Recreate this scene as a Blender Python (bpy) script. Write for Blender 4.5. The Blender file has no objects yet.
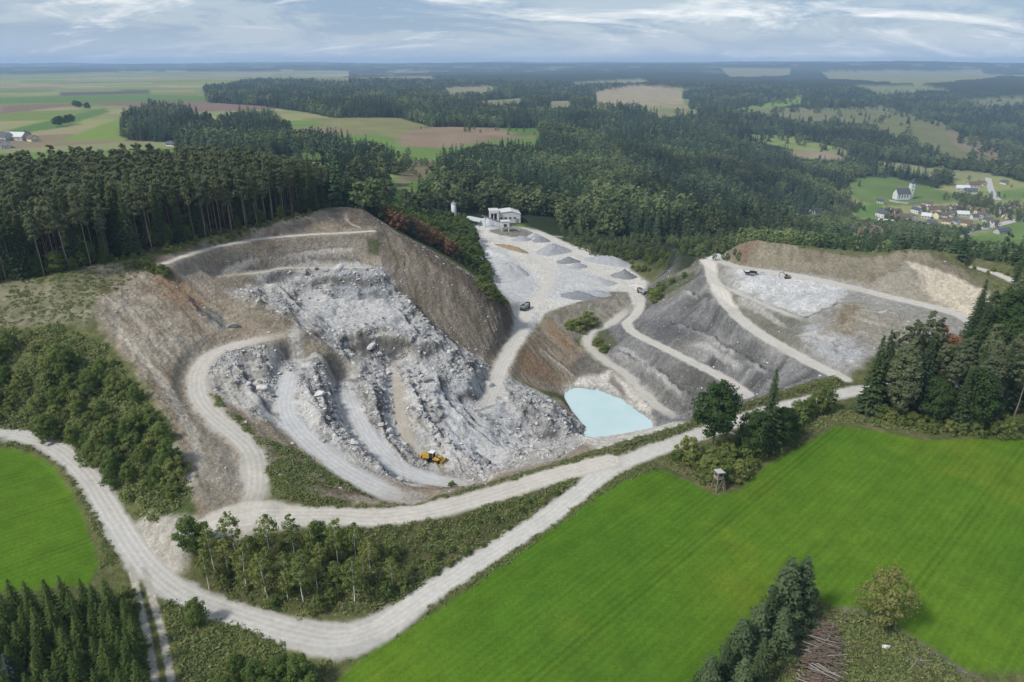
import bpy, bmesh, math, random
import numpy as np
from mathutils import Vector, Matrix

# ------------------------------------------------------------------ camera, world, sun, exposure
scene = bpy.context.scene
COL = scene.collection
rng = np.random.default_rng(7)
random.seed(7)
F_PX = 1024 * 24 / 36.0
PITCH = math.atan((341 - 62) / F_PX)
CAM_H = 80.0
cam_data = bpy.data.cameras.new('camera')
cam_data.lens = 24
cam_data.sensor_width = 36
cam_data.clip_start = 1.0
cam_data.clip_end = 60000
cam = bpy.data.objects.new('camera', cam_data)
COL.objects.link(cam)
cam.location = (0, 0, CAM_H)
cam.rotation_euler = (math.pi / 2 - PITCH, 0, 0)
scene.camera = cam

SUN_EL, SUN_AZ = math.radians(48), math.radians(-118)      # azimuth from +Y, clockwise positive
sun_dir = Vector((math.sin(SUN_AZ) * math.cos(SUN_EL), math.cos(SUN_AZ) * math.cos(SUN_EL), math.sin(SUN_EL)))

def build_world():
    w = bpy.data.worlds.new('World')
    scene.world = w
    w.use_nodes = True
    nt = w.node_tree
    nt.nodes.clear()
    N = nt.nodes.new
    L = nt.links.new
    out = N('ShaderNodeOutputWorld')
    bg = N('ShaderNodeBackground')
    sky = N('ShaderNodeTexSky')
    sky.sky_type = 'NISHITA'
    sky.sun_disc = False
    sky.sun_elevation = SUN_EL
    sky.sun_rotation = SUN_AZ
    sky.altitude = 600
    sky.air_density = 1.0
    sky.dust_density = 2.0
    tc = N('ShaderNodeTexCoord')
    sep = N('ShaderNodeSeparateXYZ')
    L(tc.outputs['Generated'], sep.inputs[0])
    def math_node(op, a, b=None, clamp=False):
        n = N('ShaderNodeMath'); n.operation = op; n.use_clamp = clamp
        for i, v in enumerate((a, b)):
            if v is None: continue
            if isinstance(v, (int, float)): n.inputs[i].default_value = v
            else: L(v, n.inputs[i])
        return n.outputs[0]
    zz = math_node('ADD', math_node('MAXIMUM', sep.outputs[2], 0.0), 0.20)
    cx = math_node('DIVIDE', sep.outputs[0], zz)
    cy = math_node('DIVIDE', sep.outputs[1], zz)
    comb = N('ShaderNodeCombineXYZ')
    L(cx, comb.inputs[0]); L(cy, comb.inputs[1])
    def noise(scale, detail, rough, loc, sx=1.0, sy=1.0, dist=0.0):
        mp = N('ShaderNodeMapping')
        mp.inputs['Location'].default_value = loc
        mp.inputs['Scale'].default_value = (sx, sy, 1)
        L(comb.outputs[0], mp.inputs[0])
        n = N('ShaderNodeTexNoise')
        n.inputs['Scale'].default_value = scale
        n.inputs['Detail'].default_value = detail
        n.inputs['Roughness'].default_value = rough
        n.inputs['Distortion'].default_value = dist
        L(mp.outputs[0], n.inputs['Vector'])
        return n.outputs['Fac']
    def ramp(fac, p0, p1):
        r = N('ShaderNodeMapRange'); r.interpolation_type = 'SMOOTHSTEP'
        r.inputs['From Min'].default_value = p0; r.inputs['From Max'].default_value = p1
        L(fac, r.inputs['Value'])
        return r.outputs[0]
    def mix(fac, a, b):
        m = N('ShaderNodeMix'); m.data_type = 'RGBA'
        if isinstance(fac, (int, float)): m.inputs[0].default_value = fac
        else: L(fac, m.inputs[0])
        for i, v in ((6, a), (7, b)):
            if isinstance(v, tuple): m.inputs[i].default_value = v
            else: L(v, m.inputs[i])
        return m.outputs[2]
    # clear sky scaled down, under a broken sheet of altocumulus
    sc = N('ShaderNodeVectorMath'); sc.operation = 'SCALE'
    L(sky.outputs[0], sc.inputs[0]); sc.inputs['Scale'].default_value = 0.085
    sheet = ramp(noise(1.3, 9, 0.66, (3.1, 7.7, 0), 0.8, 1.0, 0.6), 0.43, 0.57)
    bright = ramp(noise(1.15, 10, 0.68, SKY_OFF, 0.75, 1.15, 0.8), 0.49, 0.63)
    wisps = ramp(noise(4.2, 8, 0.72, (1.7, 5.2, 0), 0.6, 1.2, 0.5), 0.40, 0.75)
    grey = mix(sheet, SKY_BLUE, SKY_GREY)
    base = mix(0.7, sc.outputs[0], grey)
    b2 = math_node('MULTIPLY', bright, math_node('ADD', math_node('MULTIPLY', wisps, 0.6), 0.4), True)
    c = mix(b2, base, SKY_WHITE)
    # pale band of distant cloud low over the horizon
    low = ramp(sep.outputs[2], 0.055, 0.0)
    c = mix(math_node('MULTIPLY', low, 0.45), c, SKY_HORIZON)
    L(c, bg.inputs['Color'])
    bg.inputs['Strength'].default_value = SKY_STRENGTH
    L(bg.outputs[0], out.inputs['Surface'])

SKY_BLUE = (0.135, 0.205, 0.32, 1)
SKY_GREY = (0.265, 0.315, 0.385, 1)
SKY_WHITE = (0.64, 0.64, 0.625, 1)
SKY_HORIZON = (0.38, 0.44, 0.51, 1)
SKY_OFF = (11.3, 2.2, 0)
SKY_STRENGTH = 1.0
build_world()

sun_data = bpy.data.lights.new('sun', 'SUN')
sun_data.energy = 2.2
sun_data.angle = math.radians(10)
sun_data.color = (1.0, 0.965, 0.90)
sun = bpy.data.objects.new('sun', sun_data)
COL.objects.link(sun)
sun.rotation_euler = sun_dir.to_track_quat('Z', 'Y').to_euler()
sun.location = (-200, -100, 400)

vs = scene.view_settings
vs.view_transform = 'Standard'
vs.look = 'None'
vs.gamma = 1
vs.exposure = 0.85
scene.render.engine = 'CYCLES'
scene.cycles.use_denoising = True
scene.cycles.denoiser = 'OPENIMAGEDENOISE'
scene.cycles.max_bounces = 5
scene.cycles.diffuse_bounces = 3
scene.cycles.glossy_bounces = 2
scene.cycles.transmission_bounces = 2
scene.cycles.volume_bounces = 0
scene.cycles.transparent_max_bounces = 4
scene.cycles.use_adaptive_sampling = True
scene.cycles.adaptive_threshold = 0.02

# ------------------------------------------------------------------ survey helpers: image point + height -> place on the ground
ST, CT = math.sin(PITCH), math.cos(PITCH)
def ray(px, py):
    xc = (np.asarray(px, float) - 512) / F_PX
    yc = (341 - np.asarray(py, float)) / F_PX
    return xc, CT + yc * ST, -ST + yc * CT
def P(px, py, z):
    dx, dy, dz = ray(px, py)
    t = (z - CAM_H) / dz
    return (float(dx * t), float(dy * t), float(z))
def T(px, py, t):
    dx, dy, dz = ray(px, py)
    return (float(dx * t), float(dy * t), float(CAM_H + dz * t))
def RD(px, r):
    xc = (px - 512) / F_PX / 0.93
    a = math.atan(xc)
    return (r * math.sin(a), r * math.cos(a))

# ------------------------------------------------------------------ numpy noise
def _hash(ix, iy, seed):
    h = (ix.astype(np.int64) * 374761393 + iy.astype(np.int64) * 668265263 + seed * 1442695041) & 0xFFFFFFFF
    h = ((h ^ (h >> 13)) * 1274126177) & 0xFFFFFFFF
    return h ^ (h >> 16)
def gnoise(x, y, seed=0):
    ix = np.floor(x); iy = np.floor(y)
    fx = x - ix; fy = y - iy
    ux = fx * fx * fx * (fx * (fx * 6 - 15) + 10); uy = fy * fy * fy * (fy * (fy * 6 - 15) + 10)
    def g(ox, oy):
        a = (_hash(ix + ox, iy + oy, seed) & 1023) * (2 * math.pi / 1024)
        return np.cos(a) * (fx - ox) + np.sin(a) * (fy - oy)
    a = g(0, 0); b = g(1, 0); c = g(0, 1); d = g(1, 1)
    return 1.5 * ((a * (1 - ux) + b * ux) * (1 - uy) + (c * (1 - ux) + d * ux) * uy)
def fbm(x, y, scale, octaves=4, seed=0, gain=0.5):
    s = np.zeros_like(x); a = 1.0; n = 0.0; f = 1.0 / scale
    for o in range(octaves):
        s += a * gnoise(x * f + 17.3 * o, y * f - 9.1 * o, seed + o)
        n += a; a *= gain; f *= 2.03
    return s / n
def sstep(a, b, x):
    t = np.clip((x - a) / (b - a), 0, 1)
    return t * t * (3 - 2 * t)

def catmull(pts, per=6):
    pts = [np.array(p, float) for p in pts]
    if len(pts) < 3: return np.array(pts)
    out = []
    for i in range(len(pts) - 1):
        p0 = pts[max(i - 1, 0)]; p1 = pts[i]; p2 = pts[i + 1]; p3 = pts[min(i + 2, len(pts) - 1)]
        for k in range(per):
            t = k / per
            out.append(0.5 * ((2 * p1) + (-p0 + p2) * t + (2 * p0 - 5 * p1 + 4 * p2 - p3) * t * t + (-p0 + 3 * p1 - 3 * p2 + p3) * t ** 3))
    out.append(pts[-1])
    return np.array(out)

# ------------------------------------------------------------------ the lie of the land: breaklines surveyed as (image x, image y, height)
ROADS = {}
ROADS['lower'] = ([(-60, 430, 3.2), (0, 433, 2), (40, 441, 1.5), (80, 467, 1), (110, 512, 0), (140, 560, -1), (180, 592, -2), (230, 612, -3), (290, 631, -3), (335, 640, -3.2), (380, 628, -3),
                  (430, 592, -2), (500, 547, -1), (560, 507, 0), (610, 470, 1), (650, 452, 1.5), (700, 434, 2), (760, 414, 3), (800, 403, 3.5), (860, 390, 4), (930, 384, 4.5), (1024, 380, 5), (1150, 372, 6)], 4.6)
ROADS['haul'] = ([(195, 535, 2.2), (232, 522, 3), (280, 517, 2.5), (330, 516, 2), (380, 517, 1.5), (440, 508, 1.2), (500, 492, 1), (560, 474, 1), (610, 461, 1.2)], 5.4)
ROADS['haul_up'] = ([(290, 333, 11.5), (268, 338, 11.2), (235, 345, 10.6), (207, 358, 10), (197, 378, 9), (202, 402, 8), (225, 426, 6.5), (248, 448, 5.2), (256, 480, 4), (250, 512, 3)], 5.0)
ROADS['bench_top'] = ([(165, 263, 26), (200, 251, 25.5), (250, 240, 24.8), (300, 235, 24), (340, 233, 23), (372, 231, 22)], 2.6)
ROADS['bench_mid'] = ([(218, 276, 18.5), (262, 272, 16.8), (285, 268, 16), (330, 268, 14.5), (376, 267, 14)], 2.2)
ROADS['ramp_a'] = ([(296, 362, 6.3), (288, 385, 5), (285, 410, 3.6), (300, 432, 2.4), (340, 466, 0.3), (380, 489, -0.8), (412, 499, -1)], 5.0)
ROADS['ramp_b'] = ([(346, 380, .2), (349, 398, -1), (358, 420, -2), (375, 445, -3), (400, 468, -4.2), (440, 481, -5), (476, 486, -5)], 4.6)
ROADS['track'] = ([(392, 362, -1.5), (398, 390, -2.6), (400, 412, -3.2), (408, 438, -5), (428, 457, -6.2)], 3.0)
ROADS['ramp_plant'] = ([(505, 236, -15.5), (530, 252, -15.5), (548, 268, -15.5), (548, 285, -15.2), (530, 306, -14.6), (518, 332, -13.6), (503, 362, -12), (497, 380, -11.6), (484, 408, -11)], 5.2)
ROADS['plant_edge'] = ([(490, 222, -15), (520, 226, -15.2), (548, 238, -15.5), (575, 254, -15.5), (602, 272, -15.6), (626, 287, -15.8), (640, 298, -16), (637, 312, -16), (627, 323, -15.6), (636, 334, -15), (660, 346, -13.5), (690, 361, -12), (720, 376, -9.5), (740, 389, -7), (752, 400, -5)], 4.4)
ROADS['pond_road'] = ([(632, 306, -16.4), (612, 322, -17.4), (592, 332, -18.6), (588, 344, -19.6), (604, 360, -20.8), (624, 373, -21.6), (640, 390, -22.2), (662, 409, -22.5), (684, 421, -22.5)], 4.6)
ROADS['spoil_road'] = ([(678, 250, -1), (694, 255, 0), (708, 264, 0), (713, 280, 0), (722, 298, 0.5), (742, 320, 0.6), (770, 340, 1), (802, 358, 2), (842, 378, 3.5)], 5.0)
ROADS['terrace_low'] = ([(718, 283, 1.2), (740, 294, 3.2), (775, 309, 4.6), (808, 321, 5)], 3.2)
ROADS['terrace_top'] = ([(706, 256, 0.2), (735, 266, 3.5), (765, 271, 6), (800, 276, 7.5), (850, 287, 8), (890, 297, 8), (925, 305, 7.6), (960, 315, 7.4), (985, 330, 7)], 5.5)
ROADS['forest_track'] = ([(545, 236, -15.6), (580, 238, -17), (620, 243, -17.5), (660, 247, -15), (690, 252, -3)], 3.0)
ROADS['right_track'] = ([(975, 268, 12.5), (1000, 275, 12.5), (1024, 287, 12), (1060, 305, 11)], 4.0)

LINES = [
    # fields in front of the quarry
    [(-80, 460, 2), (0, 452, 1.5), (60, 470, .5), (92, 520, -.6), (105, 560, -1.4)], [(0, 560, -.5), (0, 682, -2)], [(60, 620, -2), (150, 682, -4), (250, 682, -4.8), (330, 672, -4.4)],
    [(352, 682, -4.4), (450, 640, -2.8), (560, 560, -.4), (640, 480, 1)], [(600, 682, -3), (700, 600, -1), (760, 520, .6), (850, 440, 3)], [(850, 682, -2.4), (1024, 682, -2.4)],
    [(1024, 560, -.2), (900, 500, 1.4), (850, 430, 3.3)], [(1100, 450, 3.6), (1024, 440, 3.6), (920, 437, 3.6), (850, 422, 3.6), (760, 450, 2.4), (718, 492, 1), (660, 466, 1.2)],
    # wooded slope on the left, up to the grassy shoulder
    [(-80, 405, 6), (0, 400, 6), (60, 410, 5.5), (110, 450, 4), (150, 500, 2)], [(-80, 365, 13), (0, 362, 13), (60, 362, 13.4), (115, 385, 10.5), (150, 430, 7.5), (180, 492, 4)],
    [(-80, 322, 20), (0, 322, 19.5), (50, 318, 20.5), (92, 312, 21.6)],
    [(-100, 300, 25), (0, 284, 26), (60, 276, 27), (100, 264, 27), (150, 251, 27.4), (200, 240, 27.8), (260, 226, 27.6), (310, 212, 27.4), (342, 206, 27), (368, 209, 25.5)],
    # crest of the tan cut on the left
    [(160, 266, 25.2), (130, 270, 25), (102, 288, 23.6), (92, 306, 22.3), (104, 330, 18), (124, 356, 14.2), (150, 387, 11.6), (168, 420, 9.4), (180, 452, 7.4), (193, 488, 5.2)],
    [(190, 292, 19), (215, 312, 15), (226, 330, 12.8)], [(150, 330, 17), (180, 350, 12.4), (185, 375, 10.2)],
    [(168, 271, 24), (200, 259, 23.2), (250, 249, 22.3), (300, 245, 21.5), (340, 243, 20.5), (374, 240, 20)],
    # ridge of earth between the left hollow and the upper pit
    [(232, 292, 16.5), (258, 305, 14.5), (292, 328, 12.2), (330, 352, 7.6), (352, 369, 3.0)], [(300, 300, 9.5), (348, 306, 7.6), (400, 312, 6), (330, 324, 7)], [(240, 285, 15.6), (290, 288, 11.5)],
    [(322, 272, 14.2), (350, 272, 14.2), (384, 276, 13.2)], [(325, 290, 9), (350, 298, 8), (384, 297, 8)], [(400, 292, 8), (430, 322, 2), (440, 345, -1)],
    [(346, 338, 5), (368, 331, 4.8), (405, 335, 4)], [(352, 356, 0), (368, 359, -1), (400, 357, -1.4)],
    [(240, 362, 9), (270, 372, 7.5)], [(228, 392, 7.4), (250, 418, 5)],
    [(262, 440, 4.8), (285, 452, 3.8), (320, 476, 2.2), (360, 494, 1)],
    # roadside bank along the pit
    [(246, 438, 6.2), (262, 462, 5.2), (285, 486, 4.1), (320, 501, 3.2), (380, 508, 2.4), (440, 498, 2.2), (500, 482, 2), (560, 464, 2), (600, 451, 2.2), (640, 440, 2.5), (680, 428, 3), (720, 413, 3.8), (760, 400, 4.6), (800, 388, 5), (842, 379, 5.2)],
    # steps of broken rock
    [(318, 385, 4), (330, 420, 1.8), (365, 458, -1), (405, 484, -2.6)], [(372, 385, .4), (378, 420, -1.2), (395, 450, -3.4), (420, 470, -5)], [(425, 375, -2), (432, 410, -4.4), (450, 440, -6.6), (478, 462, -8.4), (500, 470, -10)],
    [(440, 372, -4), (455, 400, -7), (475, 425, -9), (520, 452, -13.5)], [(470, 380, -5.4), (492, 377, -5.8)], [(462, 402, -9.4), (498, 400, -11)],
    [(520, 388, -12.2), (545, 402, -13.2), (560, 418, -15)], [(505, 430, -14), (530, 436, -16.4), (556, 446, -20)], [(560, 396, -19.5), (572, 410, -22.4), (586, 427, -23.6)],
    # crest and foot of the brown bank below the plantation
    [(372, 226, 22.4), (400, 236, 19.2), (430, 251, 15.4), (460, 269, 10.4), (484, 286, 4.5), (503, 302, -4), (514, 314, -10)],
    [(385, 268, 13), (396, 288, 8.6), (420, 314, 1), (442, 332, -3), (470, 350, -7.4), (492, 354, -10.6)],
    # yard and its faces
    [(468, 226, -14), (478, 250, -14.5), (492, 280, -14.6), (512, 302, -14.6)], [(545, 313, -15), (566, 306, -15.2), (592, 299, -15.6), (612, 291, -15.8), (626, 290, -15.9)], [(580, 336, -19.2), (604, 326, -18)],
    [(600, 250, -16), (640, 270, -16.5), (650, 285, -16)], [(560, 225, -19), (620, 232, -22)],
    [(534, 333, -14), (518, 352, -13), (508, 372, -12)], [(584, 350, -20.4), (574, 378, -22.6), (560, 394, -22.6)], [(548, 316, -15.2), (566, 340, -18.6)],
    [(545, 352, -17.4), (560, 372, -21)],
    # pond
    [(562, 392, -24), (575, 388, -24), (598, 392, -24), (620, 399, -24), (636, 412, -24), (650, 421, -24), (652, 431, -24), (635, 441, -24), (604, 446, -24), (580, 440, -24), (586, 428, -24), (572, 412, -24), (562, 392, -24)],
    [(585, 402, -26), (610, 415, -27), (630, 428, -26)], [(590, 379, -23.2), (618, 379, -22.8), (628, 395, -23)],
    # terraces of spoil
    [(735, 290, 3.6), (742, 272, 6.2)], [(815, 312, 6), (845, 300, 8)], [(840, 345, 4.6), (868, 356, 4.4), (830, 365, 3.6)], [(850, 320, 6.6), (880, 335, 6.2), (900, 350, 5.6)], [(790, 336, 3.4), (815, 350, 3.4)],
    [(672, 320, -10.5), (700, 332, -8), (735, 352, -5.5), (770, 372, -3.6)], [(680, 290, -7), (704, 296, -3.4)],
    [(655, 290, -14), (662, 275, -11), (676, 262, -5)],
    [(715, 254, 3), (735, 245, 9), (752, 238.5, 14), (775, 243, 14), (810, 247, 13.6), (850, 251, 13), (875, 255, 13.5), (905, 248, 17.4), (935, 250, 17.2), (975, 257, 15), (1024, 268, 13.5), (1100, 280, 12)],
    [(742, 262, 6), (790, 268, 8), (850, 277, 9)], [(908, 266, 16), (912, 267, 16)], [(880, 285, 9.4), (860, 290, 8.6)], [(960, 300, 9), (990, 303, 8.5)],
    [(900, 400, 4.4), (960, 400, 5), (1024, 400, 5.4)], [(930, 345, 6.6), (1024, 340, 8)], [(1024, 310, 10.5), (1000, 295, 11.5)],
]
FAR = [   # (image x, image y, slant distance) beyond the quarry
    [(500, 210, 460), (560, 207, 480)], [(600, 226, 440), (640, 232, 430), (670, 245, 400)],
    [(640, 190, 600), (700, 200, 640), (760, 210, 760)], [(560, 180, 640), (480, 175, 640)], [(540, 145, 880), (620, 155, 860), (700, 165, 900), (760, 175, 920)],
    [(410, 182, 480), (380, 170, 560)], [(350, 153, 640), (300, 150, 640)], [(360, 127, 950), (470, 136, 850), (540, 130, 950)], [(100, 140, 800), (200, 135, 850), (0, 150, 740)],
    [(-150, 120, 1000), (0, 118, 1100), (200, 113, 1200), (400, 112, 1250)], [(-150, 100, 1700), (0, 100, 1700), (200, 98, 1800), (400, 100, 1700), (600, 105, 1650), (700, 110, 1700)],
    [(-150, 80, 3600), (0, 80, 3600), (200, 80, 3500), (400, 80, 3800), (600, 84, 3600), (750, 86, 3600)], [(-150, 71, 7800), (0, 71, 7800), (300, 71, 7800), (600, 71, 7800), (800, 73, 6500), (1024, 74, 6000), (1200, 74, 6000)],
    [(-200, 66, 10500), (0, 66, 10500), (200, 66, 10000), (300, 64.5, 10000), (420, 64.5, 9800), (520, 63, 9500), (700, 63, 9500), (820, 64, 9000), (905, 61, 8600), (980, 64, 9000), (1250, 64, 9000)],
    [(-200, 66, 16500), (500, 63, 16500), (1250, 64, 16500)],
    [(700, 240, 420), (760, 245, 400), (850, 258, 380), (940, 258, 390), (1024, 270, 380), (1150, 275, 380)],
    [(700, 225, 640), (790, 218, 850), (850, 214, 880), (900, 222, 870), (960, 235, 830), (1024, 240, 810), (1150, 245, 800)], [(850, 200, 980), (903, 197, 1000), (950, 200, 980), (1024, 190, 1060), (1200, 190, 1060)],
    [(850, 178, 1100), (920, 180, 1120), (990, 165, 1250)], [(800, 158, 1250), (848, 156, 1250), (726, 138, 1350)], [(720, 118, 1700), (800, 102, 2300)], [(870, 112, 2100), (930, 130, 1700), (990, 158, 1400)],
    [(1024, 130, 1900), (1024, 160, 1450), (1200, 130, 1900)], [(880, 80, 4300), (1024, 84, 4000), (1200, 84, 4000)], [(900, 95, 2800), (1024, 100, 2600)],
]
WORLD_LINES = [[(-330, 330, 26), (-200, 300, 27), (-120, 290, 27.5), (-60, 290, 24)], [(-420, 480, 12), (-200, 450, 12), (-90, 420, 9)], [(-20, 320, -6), (-45, 380, -10), (-40, 430, -13)],
               [(-45, 300, 8), (-70, 340, 12)], [(-260, 140, 24), (-400, 200, 26)], [(-60, 30, -6), (0, 28, -6), (60, 30, -6)], [(200, 120, 4), (330, 200, 8)], [(150, 30, -4), (300, 60, 0)], [(-150, 30, -4), (-260, 60, 6)]]

HSTEP = 0.005
U0, U1, VM = math.log(24.0), math.log(17500.0), 1.12
NU, NV = int((U1 - U0) / HSTEP) + 1, int(2 * VM / HSTEP) + 1

def solve_land():
    S = np.zeros((NU, NV)); Wt = np.zeros((NU, NV))
    def add(pts):
        pts = np.array(pts, float)
        for a, b in zip(pts[:-1], pts[1:]):
            L = np.linalg.norm(b[:2] - a[:2]); r = min(np.hypot(*a[:2]), np.hypot(*b[:2]))
            n = max(2, int(L / (r * HSTEP * 0.6)) + 1)
            q = a + (b - a) * np.linspace(0, 1, n)[:, None]
            u = (np.log(np.hypot(q[:, 0], q[:, 1])) - U0) / HSTEP; v = (np.arctan2(q[:, 0], q[:, 1]) + VM) / HSTEP
            iu = np.round(u).astype(int); iv = np.round(v).astype(int)
            ok = (iu >= 0) & (iu < NU) & (iv >= 0) & (iv < NV)
            np.add.at(S, (iu[ok], iv[ok]), q[ok, 2]); np.add.at(Wt, (iu[ok], iv[ok]), 1)
    for ln in LINES: add([P(*p) for p in ln])
    for ln in FAR: add([T(*p) for p in ln])
    for ln in WORLD_LINES: add(ln)
    for k, (ln, w) in ROADS.items():
        add(catmull([P(*p) for p in ln]))
    Z = None
    for lv in (32, 16, 8, 4, 2, 1):
        nu, nv = -(-NU // lv), -(-NV // lv)
        s = np.zeros((nu * lv, nv * lv)); w = np.zeros_like(s)
        s[:NU, :NV] = S; w[:NU, :NV] = Wt
        s = s.reshape(nu, lv, nv, lv).sum((1, 3)); w = w.reshape(nu, lv, nv, lv).sum((1, 3))
        fix = w > 0
        val = np.where(fix, s / np.maximum(w, 1e-9), 0)
        if Z is None: Z = np.full((nu, nv), val[fix].mean())
        else:
            Z = np.repeat(np.repeat(Z, 2, 0), 2, 1)[:nu, :nv]
            if Z.shape != (nu, nv): Z = np.pad(Z, ((0, nu - Z.shape[0]), (0, nv - Z.shape[1])), 'edge')
        Z = np.where(fix, val, Z)
        for it in range(400 if lv >= 8 else (120 if lv > 1 else 60)):
            p = np.pad(Z, 1, 'edge')
            Z = np.where(fix, val, 0.25 * (p[:-2, 1:-1] + p[2:, 1:-1] + p[1:-1, :-2] + p[1:-1, 2:]))
    for it in range(3):
        p = np.pad(Z, 1, 'edge')
        Z = 0.5 * Z + 0.125 * (p[:-2, 1:-1] + p[2:, 1:-1] + p[1:-1, :-2] + p[1:-1, 2:])
    return Z
ZS = solve_land()

def bil(Z, u, v):
    u = np.clip(u, 0, Z.shape[0] - 1.001); v = np.clip(v, 0, Z.shape[1] - 1.001)
    iu = u.astype(int); iv = v.astype(int); fu = u - iu; fv = v - iv
    return (Z[iu, iv] * (1 - fv) + Z[iu, iv + 1] * fv) * (1 - fu) + (Z[iu + 1, iv] * (1 - fv) + Z[iu + 1, iv + 1] * fv) * fu
def land(x, y):
    x = np.asarray(x, float); y = np.asarray(y, float)
    return bil(ZS, (np.log(np.maximum(np.hypot(x, y), 1.0)) - U0) / HSTEP, (np.arctan2(x, y) + VM) / HSTEP)

TS = np.exp(np.linspace(math.log(60), math.log(17000), 1800))
def W(px, py, lift=0.0):
    """where the line of sight through an image point first meets the land (raised by lift)"""
    dx, dy, dz = ray(px, py)
    t = TS
    d = CAM_H + dz * t - land(dx * t, dy * t) - lift
    i = np.argmax(d < 0)
    if d[i] >= 0: i = len(t) - 1
    if i == 0: tt = t[0]
    else: tt = t[i - 1] + (t[i] - t[i - 1]) * d[i - 1] / max(d[i - 1] - d[i], 1e-9)
    return (float(dx * tt), float(dy * tt))
def WP(pts, lift=0.0): return np.array([W(a, b, lift) for a, b in pts])

# ------------------------------------------------------------------ fine grid
TH = np.concatenate([np.linspace(-1.1, -0.70, 26)[:-1], np.linspace(-0.70, 0.70, 900), np.linspace(0.70, 1.1, 26)[1:]])
LR = np.concatenate([np.arange(math.log(25), math.log(52), .02), np.arange(math.log(52), math.log(650), .0035), np.arange(math.log(650), math.log(2500), .011), np.arange(math.log(2500), math.log(17300), .028)])
NR, NT = len(LR), len(TH)
GR, GT = np.meshgrid(np.exp(LR), TH, indexing='ij')
X = (GR * np.sin(GT)).ravel(); Y = (GR * np.cos(GT)).ravel(); RR = GR.ravel()
ZG = land(X, Y)
NEAR = RR < 650
FARM = ~NEAR
COLR = np.zeros((len(X), 3)); CLS = np.zeros(len(X), np.int8); ROUGH = np.full(len(X), 0.12)

def seg_dist(pts, sel):
    """distance to polyline and interpolated height and arc length for the chosen vertices"""
    x = X[sel]; y = Y[sel]
    best = np.full(len(x), 1e9); zz = np.zeros(len(x)); side = np.zeros(len(x)); arc = np.zeros(len(x)); acc = 0.0
    for a, b in zip(pts[:-1], pts[1:]):
        dx, dy = b[0] - a[0], b[1] - a[1]; l2 = dx * dx + dy * dy + 1e-9
        t = np.clip(((x - a[0]) * dx + (y - a[1]) * dy) / l2, 0, 1)
        ex = x - a[0] - t * dx; ey = y - a[1] - t * dy
        d = np.hypot(ex, ey); m = d < best
        best[m] = d[m]; side[m] = np.sign(dx * ey - dy * ex)[m]; arc[m] = (acc + t * math.sqrt(l2))[m]
        if len(a) > 2: zz[m] = (a[2] + t * (b[2] - a[2]))[m]
        acc += math.sqrt(l2)
    return best, zz, side, arc
def box_sel(pts, mar):
    pts = np.asarray(pts)
    return np.nonzero((X > pts[:, 0].min() - mar) & (X < pts[:, 0].max() + mar) & (Y > pts[:, 1].min() - mar) & (Y < pts[:, 1].max() + mar))[0]
def inside(poly, x, y):
    c = np.zeros(len(x), bool)
    for (x0, y0), (x1, y1) in zip(poly, np.roll(poly, -1, 0)):
        m = ((y0 > y) != (y1 > y))
        xi = (x1 - x0) * (y - y0) / ((y1 - y0) if abs(y1 - y0) > 1e-9 else 1e-9) + x0
        c ^= m & (x < xi)
    return c
def poly_mask(poly, soft=1.5, wob=None):
    poly = np.asarray(poly)[:, :2]
    sel = box_sel(poly, soft * 3)
    if not len(sel): return sel, np.zeros(0)
    d = seg_dist(np.vstack([poly, poly[:1]]), sel)[0]
    d = np.where(inside(poly, X[sel], Y[sel]), d, -d)
    if wob is not None: d = d + wob[sel] * soft * 1.6
    m = sstep(-soft, soft, d)
    k = m > 0.003
    return sel[k], m[k]

# ------------------------------------------------------------------ relief and ground cover on the fine grid
n3 = fbm(X, Y, 4.0, 4, 3)
n12 = fbm(X, Y, 14.0, 4, 13)
n40 = fbm(X, Y, 55.0, 4, 23)
n1 = np.zeros(len(X)); n1[NEAR] = fbm(X[NEAR], Y[NEAR], 1.3, 3, 33)
n300 = fbm(X, Y, 420.0, 5, 43)

def lerp_col(sel, m, c):
    COLR[sel] += (c - COLR[sel]) * m[:, None]
def C(*v): return np.array(v, float)

# rough grass everywhere to begin with
g = np.clip(0.5 + 0.5 * n12 + 0.6 * n3, 0, 1)[:, None]
COLR[:] = C(.062, .082, .026) * (1 - g) + C(.125, .122, .055) * g
ZG[NEAR] += 0.10 * n3[NEAR]

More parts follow.
